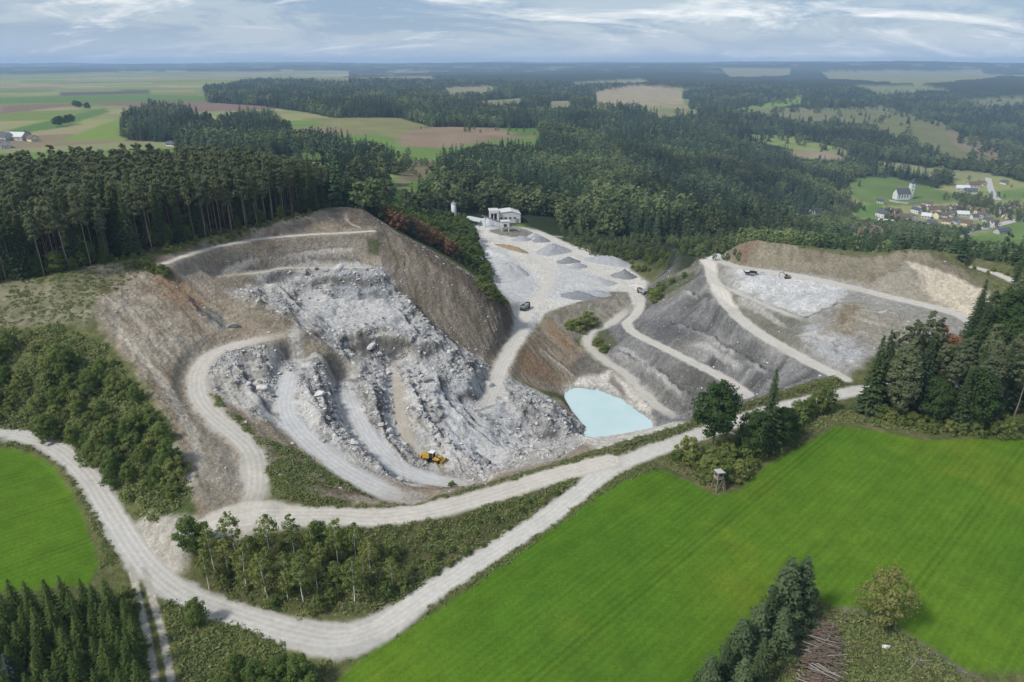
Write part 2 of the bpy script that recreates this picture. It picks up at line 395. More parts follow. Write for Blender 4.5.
def zone(px, c0, c1=None, soft=1.5, amt=1.0, mixn=None, disp=None, rough=None, cls=None, lift=0.0, world=False, contrast=1.6):
    """lay one ground cover over a surveyed outline; two tones mixed by noise; optional relief"""
    poly = np.asarray(px) if world else WP(px, lift)
    sel, m = poly_mask(poly, soft, n3 * 0.6 + n12 * 0.5)
    if not len(sel): return sel, m
    c0 = C(*c0); c1 = c0 if c1 is None else C(*c1)
    k = (0.6 * n3 + 0.7 * n12)[sel] if mixn is None else mixn[sel]
    k = np.clip(0.5 + contrast * 0.5 * k, 0, 1)[:, None]
    lerp_col(sel, m * amt, c0 * (1 - k) + c1 * k)
    if disp is not None: ZG[sel] += m * disp[sel]
    if rough is not None: ROUGH[sel] += (rough - ROUGH[sel]) * m
    if cls is not None: CLS[sel[m > 0.5]] = cls
    return sel, m
def gullies(px, a, b, freq=1.6, along=14.0, amp=0.5, tint=None, seed=60, soft=2.0, tamt=0.8):
    """runnels and stripes of washed-out earth down a bank, running from image point a to b"""
    poly = WP(px)
    sel, m = poly_mask(poly, soft, n3)
    if not len(sel): return
    A = np.array(W(*a)); B = np.array(W(*b)); d = (B - A) / np.linalg.norm(B - A)
    al = X[sel] * d[0] + Y[sel] * d[1]; pe = -X[sel] * d[1] + Y[sel] * d[0]
    pe = pe + 2.6 * n12[sel] + 4.0 * n40[sel] + .5 * n3[sel]
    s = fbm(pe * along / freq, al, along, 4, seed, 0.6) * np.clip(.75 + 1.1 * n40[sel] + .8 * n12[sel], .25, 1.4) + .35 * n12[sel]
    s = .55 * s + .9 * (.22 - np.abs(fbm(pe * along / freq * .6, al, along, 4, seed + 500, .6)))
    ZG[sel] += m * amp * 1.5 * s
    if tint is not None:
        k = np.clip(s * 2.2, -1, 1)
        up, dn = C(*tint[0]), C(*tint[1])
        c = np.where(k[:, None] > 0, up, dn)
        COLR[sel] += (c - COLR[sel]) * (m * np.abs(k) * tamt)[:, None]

QUARRY = 4
rub = np.zeros(len(X)); rub[NEAR] = 0.55 * fbm(X[NEAR], Y[NEAR], 3.2, 5, 71, 0.62) + 0.5 * np.abs(fbm(X[NEAR], Y[NEAR], 7.0, 4, 77, 0.6))
crag = np.zeros(len(X)); crag[NEAR] = 1.6 * (0.5 - np.abs(fbm(X[NEAR], Y[NEAR], 9.0, 5, 81, 0.6)) * 2)

# left: wooded bank, grassy shoulder with bare patches
zone([(-70, 330), (0, 330), (60, 324), (100, 335), (130, 365), (165, 420), (190, 490), (185, 520), (150, 528), (120, 512), (85, 455), (0, 425), (-70, 420)], (.075, .095, .032), (.145, .145, .06), 2.0, contrast=2.2)
zone([(-70, 290), (0, 284), (100, 265), (165, 255), (130, 272), (95, 300), (88, 322), (0, 328), (-70, 330)], (.14, .138, .072), (.27, .24, .17), 2.0, disp=0.25 * n3, contrast=2.4)
zone([(-10, 300), (40, 306), (90, 298), (75, 318), (10, 322)], (.24, .225, .18), (.13, .13, .07), 2.0, .8, contrast=2.6)
# the whole pit: bare tan earth
PIT = [(93, 305), (108, 284), (132, 266), (165, 256), (200, 242), (260, 228), (310, 213), (345, 208), (372, 214), (398, 233), (430, 249), (462, 268), (486, 285), (503, 300), (515, 312), (516, 338), (500, 372),
       (540, 392), (575, 410), (590, 430), (604, 446), (560, 462), (500, 480), (440, 496), (380, 506), (320, 499), (285, 484), (262, 470), (258, 512), (232, 536), (196, 520), (182, 456), (168, 421), (149, 388), (122, 356), (103, 330)]
zone(PIT, (.21, .165, .115), (.36, .31, .24), 1.2, disp=0.35 * n3 + 0.12 * n1, rough=.5, cls=QUARRY)
gullies([(95, 300), (130, 268), (165, 262), (215, 285), (230, 325), (200, 350), (190, 400), (195, 470), (180, 440), (150, 387), (105, 330)], (125, 285), (200, 360), 3.4, 13, 0.75, ((.44, .39, .31), (.17, .135, .095)), 61)
zone([(100, 310), (130, 290), (185, 330), (200, 370), (185, 420), (150, 380)], (.22, .19, .145), (.40, .365, .30), 3.0, .45, disp=.6 * rub, contrast=2.6)
zone([(150, 275), (185, 280), (205, 300), (200, 318), (165, 300)], (.30, .19, .11), (.22, .15, .095), 2.5, .75)
zone([(165, 262), (300, 238), (370, 235), (378, 258), (330, 262), (265, 268), (215, 275), (190, 285)], (.22, .18, .135), (.34, .31, .26), 1.5, .8, disp=0.5 * rub, contrast=2.2)
gullies([(200, 240), (310, 212), (372, 214), (372, 230), (300, 233), (200, 249)], (290, 215), (290, 232), 2.4, 10, 0.4, ((.36, .31, .24), (.15, .11, .08)), 63, 1.0)
zone([(325, 209), (368, 212), (392, 232), (340, 228)], (.13, .105, .085), (.19, .155, .12), 1.5, .9)
# broken grey rock
ROCK = [(228, 292), (262, 275), (300, 268), (340, 264), (382, 266), (402, 290), (440, 330), (488, 362), (500, 376), (545, 395), (585, 424), (592, 440), (560, 458), (500, 474), (470, 480), (440, 470), (420, 486), (380, 480), (330, 452),
        (285, 428), (250, 415), (215, 392), (208, 364), (240, 348), (285, 352), (335, 372), (352, 366), (325, 345), (285, 318), (250, 302)]
dg = fbm(X * .9 + Y * .42, (Y * .9 - X * .42) * .33, 5.0, 4, 85, .6)      # belts of rubble running down across the pit
ridged = np.zeros(len(X)); wx_ = X + 2.5 * n12 + 1.2 * n3; wy_ = Y - 2.0 * n12; ridged[NEAR] = 1.5 * (.25 - np.abs(fbm((wx_ * .9 + wy_ * .42)[NEAR], ((wy_ * .9 - wx_ * .42) * .5)[NEAR], 6.5, 5, 87, .58))) * 2
hb = ZG + 1.3 * n12 + .6 * n3; fr = np.mod(hb / 3.2, 1.0)
ledge = 3.2 * (sstep(.30, .70, fr) - fr) * .8
belt = sstep(-.12, .22, dg)
for px in ([(298, 296), (345, 298), (395, 302), (432, 330), (425, 340), (395, 326), (340, 326), (305, 320)], [(420, 392), (445, 385), (470, 410), (520, 440), (500, 466), (462, 446), (436, 425)], [(250, 405), (300, 395), (320, 430), (290, 428)], [(490, 400), (512, 396), (520, 420), (500, 425)]):
    sel, m = poly_mask(WP(px), 3.0, n3); belt[sel] *= 1 - .9 * m
sel, m = zone(ROCK, (.19, .185, .18), (.56, .545, .52), 1.8, disp=ledge * (.3 + .4 * belt) + rub * (.2 + .4 * belt) + ridged * (.15 + .32 * belt), rough=1.0, contrast=2.4, mixn=.8 * n3 + .5 * n12 - .5 * dg)
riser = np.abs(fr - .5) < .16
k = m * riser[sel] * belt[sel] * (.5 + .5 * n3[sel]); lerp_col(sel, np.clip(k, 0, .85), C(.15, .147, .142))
dirt = sstep(-.02, .38, n12[sel] + .6 * n40[sel]) * m * .7; lerp_col(sel, dirt, C(.29, .25, .195))
zone([(240, 295), (268, 300), (330, 345), (356, 370), (330, 366), (285, 345), (245, 318)], (.22, .19, .15), (.36, .33, .27), 2.0, .85)
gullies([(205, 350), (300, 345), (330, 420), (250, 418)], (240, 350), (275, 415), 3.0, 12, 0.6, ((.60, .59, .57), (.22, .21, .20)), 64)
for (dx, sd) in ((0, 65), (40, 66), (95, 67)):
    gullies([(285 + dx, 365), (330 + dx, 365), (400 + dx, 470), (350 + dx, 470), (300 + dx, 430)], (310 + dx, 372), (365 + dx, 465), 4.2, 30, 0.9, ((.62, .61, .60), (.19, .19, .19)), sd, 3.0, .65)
zone([(300, 290), (345, 296), (395, 300), (430, 330), (445, 350), (420, 352), (400, 330), (340, 328), (310, 318)], (.36, .365, .375), (.50, .50, .50), 2.5, .75, disp=-.35 * rub)
zone([(320, 273), (386, 272), (392, 296), (345, 300), (322, 292)], (.20, .225, .26), (.40, .41, .42), 1.0, .8, disp=0.5 * crag, contrast=2.6)
zone([(357, 334), (402, 336), (405, 355), (385, 364), (362, 358)], (.075, .075, .08), (.14, .14, .135), .8, .95, disp=0.9 * crag, contrast=2)
zone([(372, 326), (410, 332), (408, 345), (380, 340)], (.22, .21, .17), (.30, .29, .25), 1, .8)
zone([(418, 378), (470, 372), (500, 400), (530, 430), (500, 470), (452, 450), (430, 410)], (.40, .41, .425), (.54, .55, .56), 2.5, .7, disp=-.35 * rub, contrast=2.2)
zone([(450, 385), (490, 377), (500, 398), (470, 404), (452, 398)], (.25, .26, .27), (.36, .37, .385), 1.5, .8, disp=.5 * crag)
zone([(440, 436), (462, 432), (490, 456), (478, 470)], (.40, .415, .45), None, 1.2, .85, disp=-.5 * rub)
zone([(512, 388), (545, 400), (586, 428), (560, 440), (535, 425)], (.13, .13, .13), (.36, .36, .36), 1.5, .9, disp=0.8 * rub, contrast=2.6)
zone([(262, 440), (300, 452), (345, 478), (372, 494), (340, 497), (290, 480), (265, 460)], (.105, .085, .055), (.20, .17, .12), 1.0, .95, disp=.3 * rub)
zone([(207, 388), (225, 415), (250, 432), (262, 440), (245, 445), (222, 424), (205, 400)], (.10, .105, .04), (.20, .18, .11), .8, .85)
zone([(340, 436), (366, 448), (390, 470), (370, 470)], (.15, .125, .09), (.24, .21, .16), .8, .9)
zone([(190, 420), (215, 435), (245, 470), (240, 500), (215, 520), (192, 500)], (.19, .165, .12), (.33, .30, .25), 1.2, .9, disp=.4 * rub)
zone([(128, 518), (190, 512), (215, 530), (190, 560), (165, 575), (140, 545)], (.33, .30, .25), (.46, .43, .38), 1.2, .9)
for px in ([(300, 352), (318, 350), (330, 364), (312, 366)], [(236, 352), (262, 356), (272, 376), (248, 372)], [(410, 352), (440, 340), (448, 352), (425, 360)], [(424, 400), (432, 405), (448, 432), (440, 430)], [(352, 372), (362, 375), (375, 410), (366, 405)], [(455, 352), (470, 356), (480, 370), (462, 368)], [(205, 305), (222, 315), (225, 330), (205, 325)]):
    zone(px, (.10, .10, .095), (.24, .235, .22), 1.0, .85, disp=.5 * crag, contrast=2.4)
for px in ([(232, 290), (262, 302), (300, 330), (342, 358), (330, 366), (290, 346), (250, 322)], [(270, 310), (300, 318), (330, 342), (300, 332)]):
    zone(px, (.15, .118, .08), (.30, .255, .19), 1.5, .85, disp=.6 * rub, contrast=2.4)
zone([(212, 362), (240, 380), (262, 415), (290, 428), (255, 420), (222, 396)], (.30, .275, .22), (.42, .40, .35), 2.0, .7)
# rock steps: a drop along each surveyed line, dark on the broken face, paler on the lip
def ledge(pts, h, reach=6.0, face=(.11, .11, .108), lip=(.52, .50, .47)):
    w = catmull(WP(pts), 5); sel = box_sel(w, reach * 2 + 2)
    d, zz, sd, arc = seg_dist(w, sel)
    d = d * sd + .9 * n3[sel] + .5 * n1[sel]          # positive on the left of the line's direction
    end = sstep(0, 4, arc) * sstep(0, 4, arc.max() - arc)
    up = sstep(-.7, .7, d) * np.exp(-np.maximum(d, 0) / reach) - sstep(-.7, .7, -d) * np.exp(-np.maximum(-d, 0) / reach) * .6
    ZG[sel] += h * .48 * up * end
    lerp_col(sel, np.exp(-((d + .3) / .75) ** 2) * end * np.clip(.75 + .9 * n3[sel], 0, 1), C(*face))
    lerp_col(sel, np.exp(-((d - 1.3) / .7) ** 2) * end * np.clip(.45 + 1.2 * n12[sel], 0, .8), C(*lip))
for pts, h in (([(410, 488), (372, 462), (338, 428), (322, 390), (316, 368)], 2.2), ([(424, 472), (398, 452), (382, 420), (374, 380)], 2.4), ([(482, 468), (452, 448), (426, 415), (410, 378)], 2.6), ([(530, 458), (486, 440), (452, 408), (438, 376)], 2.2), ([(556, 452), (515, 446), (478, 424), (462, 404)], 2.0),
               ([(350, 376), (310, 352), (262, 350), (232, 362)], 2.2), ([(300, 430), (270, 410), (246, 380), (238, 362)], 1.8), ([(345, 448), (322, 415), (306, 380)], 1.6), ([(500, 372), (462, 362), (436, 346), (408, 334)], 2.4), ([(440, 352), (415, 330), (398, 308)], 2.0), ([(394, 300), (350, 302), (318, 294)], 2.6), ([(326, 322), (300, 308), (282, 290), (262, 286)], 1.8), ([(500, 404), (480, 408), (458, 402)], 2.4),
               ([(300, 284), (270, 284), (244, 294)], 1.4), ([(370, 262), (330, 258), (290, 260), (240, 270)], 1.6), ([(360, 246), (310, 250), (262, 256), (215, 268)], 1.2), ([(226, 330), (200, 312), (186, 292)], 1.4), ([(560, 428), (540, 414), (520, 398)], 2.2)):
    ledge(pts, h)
# faint machine tracks between the steps
def faint_track(pts, c, hw=1.2, amt=.75):
    w = catmull(WP(pts), 6); sel = box_sel(w, 5)
    d, zz, sd, arc = seg_dist(w, sel)
    m = (1 - sstep(hw * .5, hw * 1.4, d + .8 * n3[sel])) * sstep(0, 6, arc) * sstep(0, 6, arc.max() - arc)
    lerp_col(sel, m * amt, C(*c) * np.clip(1 + .2 * n3[sel], .8, 1.2)[:, None]); ZG[sel] -= m * .15
for pts, c, hw in (([(332, 270), (325, 290), (308, 315), (296, 335), (300, 362)], (.50, .485, .455), 1.8), ([(400, 345), (425, 372), (445, 392), (470, 402)], (.50, .48, .45), 1.2), ([(262, 345), (255, 365), (262, 390), (285, 415)], (.46, .43, .38), 1.5), ([(280, 355), (285, 375), (280, 400)], (.54, .53, .50), 1.0), ([(335, 380), (342, 410), (360, 440), (385, 462)], (.50, .49, .47), 1.2),
                   ([(412, 372), (415, 400), (430, 430), (455, 455)], (.48, .47, .46), 1.0), ([(500, 375), (505, 400), (520, 425)], (.52, .50, .47), 1.6), ([(470, 380), (455, 420), (470, 445), (500, 462)], (.50, .50, .50), 1.6), ([(105, 310), (130, 345), (165, 385), (190, 430), (205, 480)], (.46, .42, .35), 1.0), ([(120, 300), (150, 335), (185, 370)], (.42, .37, .30), .8), ([(168, 440), (185, 470), (200, 500)], (.48, .45, .39), 1.0), ([(345, 210), (348, 222), (368, 230)], (.42, .38, .31), .8), ([(196, 470), (215, 480), (232, 470)], (.44, .41, .35), .8)):
    faint_track(pts, c, hw)
# brown bank below the plantation
BANK = [(374, 216), (398, 235), (430, 250), (462, 269), (486, 286), (503, 302), (515, 316), (512, 336), (498, 354), (470, 353), (440, 333), (420, 316), (396, 290), (384, 266), (376, 240)]
zone(BANK, (.135, .11, .078), (.20, .17, .13), 1.2, disp=.3 * rub, cls=QUARRY, rough=.5)
gullies(BANK, (425, 255), (455, 335), 2.2, 26, 0.5, ((.27, .24, .20), (.10, .08, .055)), 68)
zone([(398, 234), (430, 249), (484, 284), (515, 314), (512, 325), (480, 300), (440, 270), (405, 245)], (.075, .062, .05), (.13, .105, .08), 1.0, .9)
zone([(366, 238), (382, 240), (380, 256), (368, 254)], (.05, .075, .025), None, 1.0, .8)
# works yard
YARD = [(470, 222), (490, 218), (540, 230), (575, 246), (612, 256), (648, 278), (648, 300), (628, 306), (610, 292), (566, 306), (545, 314), (530, 336), (508, 375), (492, 372), (516, 335), (514, 312), (494, 284), (480, 252)]
zone(YARD, (.52, .50, .455), (.66, .64, .60), 1.5, cls=QUARRY, rough=.3)
zone([(480, 252), (500, 246), (530, 270), (540, 285), (520, 305), (505, 295), (490, 275)], (.40, .41, .42), (.55, .56, .565), 2, .9)
zone([(560, 262), (600, 276), (612, 290), (570, 300), (548, 298), (552, 275)], (.42, .43, .44), (.54, .545, .55), 2, .8)
zone([(488, 223), (512, 226), (536, 232), (538, 238), (510, 237), (490, 232)], (.10, .105, .075), (.22, .21, .18), 1.2, .9)
FACE2 = [(546, 314), (566, 306), (592, 300), (612, 291), (628, 292), (634, 308), (604, 325), (580, 337), (572, 342)]
zone(FACE2, (.17, .15, .11), (.26, .24, .20), 1, cls=QUARRY)
gullies(FACE2, (590, 300), (598, 328), 2.0, 14, .4, ((.33, .31, .27), (.13, .12, .09)), 69, 1.5)
FACE1 = [(546, 315), (574, 342), (586, 350), (580, 376), (560, 395), (535, 388), (508, 374), (520, 350), (532, 334)]
zone(FACE1, (.20, .15, .10), (.30, .26, .20), 1, cls=QUARRY)
gullies(FACE1, (530, 345), (560, 385), 2.6, 30, .45, ((.36, .27, .18), (.12, .085, .055)), 70, 1.2)
zone([(546, 318), (574, 342), (570, 352), (548, 332)], (.30, .205, .125), (.23, .155, .095), 1, .7)
zone([(515, 352), (530, 350), (560, 378), (545, 382), (520, 372)], (.27, .175, .10), (.20, .125, .075), 1.2, .7)
zone([(566, 368), (584, 352), (612, 372), (622, 388), (600, 374), (580, 378)], (.09, .08, .07), (.22, .20, .18), 1, .95, disp=.5 * rub, cls=QUARRY)
POND_SIDE = [(562, 392), (580, 376), (612, 372), (640, 392), (664, 412), (690, 424), (690, 440), (600, 452), (575, 440), (585, 428)]
zone(POND_SIDE, (.46, .43, .39), (.60, .575, .53), 1.2, cls=QUARRY, disp=.55 * n3 + .35 * n1)
zone([(612, 374), (626, 392), (632, 402), (622, 396), (608, 382)], (.14, .13, .12), (.25, .23, .21), .8, .9, disp=.5 * rub)
# spoil slopes on the right
SPOIL = [(600, 350), (590, 334), (615, 322), (636, 306), (648, 286), (660, 272), (680, 254), (700, 262), (712, 285), (724, 302), (745, 325), (800, 360), (840, 380), (760, 402), (690, 428), (650, 405), (622, 374)]
zone(SPOIL, (.13, .13, .13), (.25, .25, .25), 1.5, cls=QUARRY, rough=.4, disp=.2 * rub)
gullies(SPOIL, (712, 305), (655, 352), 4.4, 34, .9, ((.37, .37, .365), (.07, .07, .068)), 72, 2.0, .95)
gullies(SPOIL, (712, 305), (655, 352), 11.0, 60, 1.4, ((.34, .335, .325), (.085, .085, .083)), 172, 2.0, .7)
zone([(648, 300), (664, 275), (688, 262), (700, 268), (690, 285), (660, 305)], (.20, .195, .14), (.30, .28, .22), 2, .8)
zone([(660, 282), (696, 272), (694, 280), (662, 298), (650, 302)], (.055, .085, .028), (.10, .12, .05), 1, .7)
zone([(590, 336), (606, 328), (618, 345), (604, 352)], (.07, .10, .03), (.15, .15, .08), 1, .85)
zone([(700, 330), (740, 345), (700, 352), (670, 345)], (.15, .145, .10), (.24, .23, .19), 2, .6)
for px, c0, c1 in (([(640, 322), (690, 318), (712, 326), (690, 344), (655, 340)], (.10, .10, .11), (.19, .19, .20)), ([(715, 338), (760, 345), (770, 372), (735, 366)], (.11, .11, .11), (.22, .22, .22)), ([(690, 346), (720, 335), (735, 338), (705, 356)], (.38, .38, .37), (.48, .48, .47)), ([(698, 292), (714, 288), (722, 304), (706, 306)], (.36, .35, .33), (.50, .49, .46)), ([(740, 322), (775, 346), (800, 360), (775, 362), (745, 340)], (.34, .335, .32), (.44, .435, .42)), ([(610, 352), (640, 340), (650, 352), (628, 366)], (.34, .335, .335), (.26, .26, .26)), ([(648, 372), (690, 366), (720, 384), (690, 400), (665, 396)], (.13, .13, .115), (.22, .22, .20))):
    zone(px, c0, c1, 2.5, .75, contrast=2.2)
selS, mS = poly_mask(WP(SPOIL), 1.5, n3); COLR[selS] *= (1 - .24 * mS)[:, None]
TERR = [(712, 258), (745, 262), (800, 268), (850, 278), (900, 292), (990, 310), (985, 330), (930, 345), (905, 352), (880, 352), (850, 372), (838, 376), (800, 354), (745, 320), (722, 296)]
zone(TERR, (.24, .235, .21), (.36, .35, .33), 1.5, cls=QUARRY, rough=.4, disp=.15 * rub)
zone([(724, 288), (812, 322), (800, 336), (812, 352), (770, 335), (742, 316)], (.13, .13, .10), (.21, .20, .17), 1.2, .95)
zone([(735, 268), (790, 275), (850, 288), (842, 304), (810, 316), (780, 306), (735, 288)], (.46, .46, .46), (.60, .60, .595), 3.5, .95, disp=.4 * rub)
gullies([(740, 275), (845, 292), (835, 304), (810, 316), (745, 292)], (790, 280), (780, 308), 5.0, 14, .9, ((.62, .62, .615), (.33, .335, .34)), 73, 3.0, .7)
zone([(806, 326), (850, 336), (868, 352), (840, 366), (810, 348)], (.30, .31, .32), (.42, .425, .43), 1.5, .9)
gullies([(800, 324), (850, 336), (868, 352), (840, 370), (800, 350)], (830, 330), (822, 360), 3.0, 20, .6, ((.46, .465, .47), (.18, .17, .15)), 74)
zone([(838, 303), (862, 304), (872, 318), (850, 336), (830, 330)], (.25, .19, .12), (.20, .17, .11), 3.5, .9)
gullies([(838, 303), (905, 312), (925, 325), (905, 350), (868, 352), (830, 340)], (870, 310), (862, 345), 4.0, 20, .8, ((.36, .34, .29), (.13, .11, .08)), 76, 2.5, .8)
zone([(862, 306), (905, 312), (925, 325), (905, 348), (870, 345), (856, 330)], (.23, .215, .165), (.34, .32, .27), 2, .9, disp=.4 * rub)
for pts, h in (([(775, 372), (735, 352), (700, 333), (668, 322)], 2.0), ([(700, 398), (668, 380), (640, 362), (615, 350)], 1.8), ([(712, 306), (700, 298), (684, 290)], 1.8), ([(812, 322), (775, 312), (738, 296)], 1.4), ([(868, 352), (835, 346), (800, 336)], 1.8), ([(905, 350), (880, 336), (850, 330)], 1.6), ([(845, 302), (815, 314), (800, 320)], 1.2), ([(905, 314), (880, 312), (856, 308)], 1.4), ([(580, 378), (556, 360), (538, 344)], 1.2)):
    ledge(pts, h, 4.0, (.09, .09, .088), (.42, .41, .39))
for pts, c, hw in (([(840, 345), (815, 335), (790, 338)], (.46, .45, .42), 1.2), ([(900, 330), (870, 322), (845, 316)], (.42, .39, .33), 1.0), ([(735, 300), (760, 312), (790, 330)], (.40, .39, .36), .9), ([(925, 300), (940, 290), (912, 270)], (.58, .52, .42), 1.2), ([(860, 292), (890, 285), (908, 268)], (.50, .45, .37), 1.0), ([(690, 345), (715, 352), (745, 372)], (.42, .41, .40), .9), ([(612, 345), (630, 352), (650, 368), (675, 390)], (.38, .375, .37), .9)):
    faint_track(pts, c, hw)
MOUND = [(712, 256), (735, 244), (752, 237), (800, 244), (850, 250), (875, 254), (905, 247), (935, 249), (975, 256), (1000, 268), (985, 305), (940, 305), (890, 292), (850, 280), (790, 270), (745, 262)]
zone(MOUND, (.175, .15, .105), (.26, .235, .175), 1.5, cls=QUARRY, rough=.4, disp=.25 * rub)
gullies(MOUND, (800, 246), (800, 266), 2.4, 18, .5, ((.30, .27, .21), (.135, .115, .075)), 75)
zone([(725, 250), (752, 238), (762, 243), (742, 260)], (.22, .155, .105), None, 2, .7)
zone([(906, 262), (945, 272), (985, 290), (998, 305), (975, 318), (945, 310), (918, 288)], (.60, .54, .43), (.52, .46, .36), 1.5, .95)
zone([(908, 264), (925, 290), (950, 305), (890, 296), (862, 288)], (.27, .245, .195), (.35, .325, .27), 1.5, .95, disp=.4 * rub)
zone([(760, 238), (850, 249), (875, 253), (905, 246), (1024, 258), (1060, 280), (1024, 300), (990, 292), (960, 268), (930, 254), (905, 251), (870, 257), (800, 248)], (.085, .10, .04), (.16, .16, .08), 1.5, .9)
zone([(560, 232), (600, 240), (650, 246), (690, 252), (664, 270), (650, 282), (630, 268), (600, 254), (575, 245)], (.09, .105, .04), (.15, .145, .07), 2, .95)
# crop fields
LEFT_FIELD = [(-90, 450), (0, 447), (22, 449), (52, 462), (76, 490), (92, 530), (102, 560), (88, 585), (40, 590), (0, 592), (-90, 600)]
RIGHT_FIELD = [(330, 690), (352, 668), (420, 622), (500, 566), (560, 522), (610, 486), (645, 471), (664, 470), (690, 482), (716, 496), (735, 492), (765, 466), (805, 444), (838, 425), (870, 430), (925, 440), (1024, 438), (1100, 446), (1180, 640), (1100, 690), (1024, 672), (968, 672), (930, 652), (880, 622), (845, 612),
               (806, 600), (770, 640), (700, 690)]
cl = np.clip(0.5 + 0.9 * n40 + 0.35 * n12, 0, 1)
zone(LEFT_FIELD, (.070, .144, .013), (.094, .170, .016), .7, cls=1, rough=.05)
sel, m = zone(RIGHT_FIELD, (.060, .130, .012), (.090, .163, .015), .7, cls=2, mixn=1.6 * n40 + .5 * n12, rough=.05, contrast=1.4)
zone([(640, 468), (664, 466), (716, 492), (735, 488), (765, 462), (838, 421), (870, 426), (1024, 434), (1024, 424), (880, 418), (836, 408), (780, 420), (700, 450)], (.10, .095, .045), (.17, .135, .08), 1.0, .85)
zone([(690, 700), (770, 640), (806, 600), (845, 612), (880, 622), (930, 652), (975, 690), (1000, 720), (680, 720)], (.075, .085, .032), (.13, .115, .06), .8, .95, cls=0)
zone([(775, 690), (790, 640), (806, 612), (842, 618), (858, 640), (845, 690)], (.12, .09, .06), (.19, .15, .11), 1.0, .9)
zone([(840, 608), (860, 608), (890, 622), (940, 652), (985, 682), (970, 690), (925, 656), (870, 626)], (.11, .10, .07), (.17, .155, .12), .6, .8)
# second, weedy strip between the two roads
zone([(200, 545), (330, 532), (440, 522), (540, 492), (600, 468), (560, 498), (500, 540), (430, 585), (380, 612), (300, 612), (230, 595), (190, 575)], (.05, .062, .022), (.10, .095, .042), .8, .95, disp=.3 * rub)
zone([(150, 600), (200, 605), (300, 632), (330, 650), (320, 700), (170, 700)], (.085, .105, .03), (.15, .155, .06), 1, .9)

# banks beside the pit road and verges, as strips along surveyed lines
def strip(pts, hw, c0, c1, amt=1.0, soft=1.2, bump=0.0, cls=None):
    w = catmull([P(*p) for p in pts])
    sel = box_sel(w, hw + 6)
    d, zz, sd, arc = seg_dist(w, sel)
    m = 1 - sstep(hw - soft, hw + soft, d + n3[sel] * 1.2)
    k = np.clip(.5 + .8 * (n3 + n1 * .6)[sel], 0, 1)[:, None]
    lerp_col(sel, m * amt, C(*c0) * (1 - k) + C(*c1) * k)
    ZG[sel] += bump * m * (1 + n3[sel])
    if cls is not None: CLS[sel[m > .5]] = cls
strip([(246, 438, 6.2), (262, 462, 5.2), (285, 486, 4.1), (320, 501, 3.2), (380, 508, 2.4), (440, 498, 2.2), (500, 482, 2), (560, 464, 2), (600, 451, 2.2), (640, 440, 2.5), (680, 428, 3), (720, 413, 3.8), (760, 400, 4.6), (800, 388, 5), (842, 379, 5.2)],
      2.0, (.055, .068, .022), (.14, .125, .07), .95, 1.0, .35)
strip([(-20, 441, 1.8), (22, 446, 1.4), (56, 460, 1), (82, 492, .2), (100, 530, -.6), (112, 562, -1.2)], 1.6, (.075, .09, .028), (.15, .13, .07), .95, .8, .1)

# darker colour on the steep faces, paler colour on the flats of the workings
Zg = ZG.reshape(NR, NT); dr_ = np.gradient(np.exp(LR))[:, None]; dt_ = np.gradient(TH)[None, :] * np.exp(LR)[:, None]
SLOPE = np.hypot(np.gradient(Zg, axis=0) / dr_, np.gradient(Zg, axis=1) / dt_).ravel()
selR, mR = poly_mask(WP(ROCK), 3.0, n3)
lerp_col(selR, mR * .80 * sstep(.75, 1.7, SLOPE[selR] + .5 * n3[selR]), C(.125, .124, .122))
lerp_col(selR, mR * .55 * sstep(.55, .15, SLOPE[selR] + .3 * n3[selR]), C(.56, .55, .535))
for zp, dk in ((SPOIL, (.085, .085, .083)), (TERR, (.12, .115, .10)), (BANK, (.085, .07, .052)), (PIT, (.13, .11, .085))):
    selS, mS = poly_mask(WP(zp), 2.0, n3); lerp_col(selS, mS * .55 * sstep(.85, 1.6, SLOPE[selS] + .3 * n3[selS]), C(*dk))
selP, mP = poly_mask(WP(POND_SIDE), 1.0)
lerp_col(selP, mP * sstep(-23.3, -23.75, ZG[selP] + .15 * n1[selP]), C(.33, .325, .295))
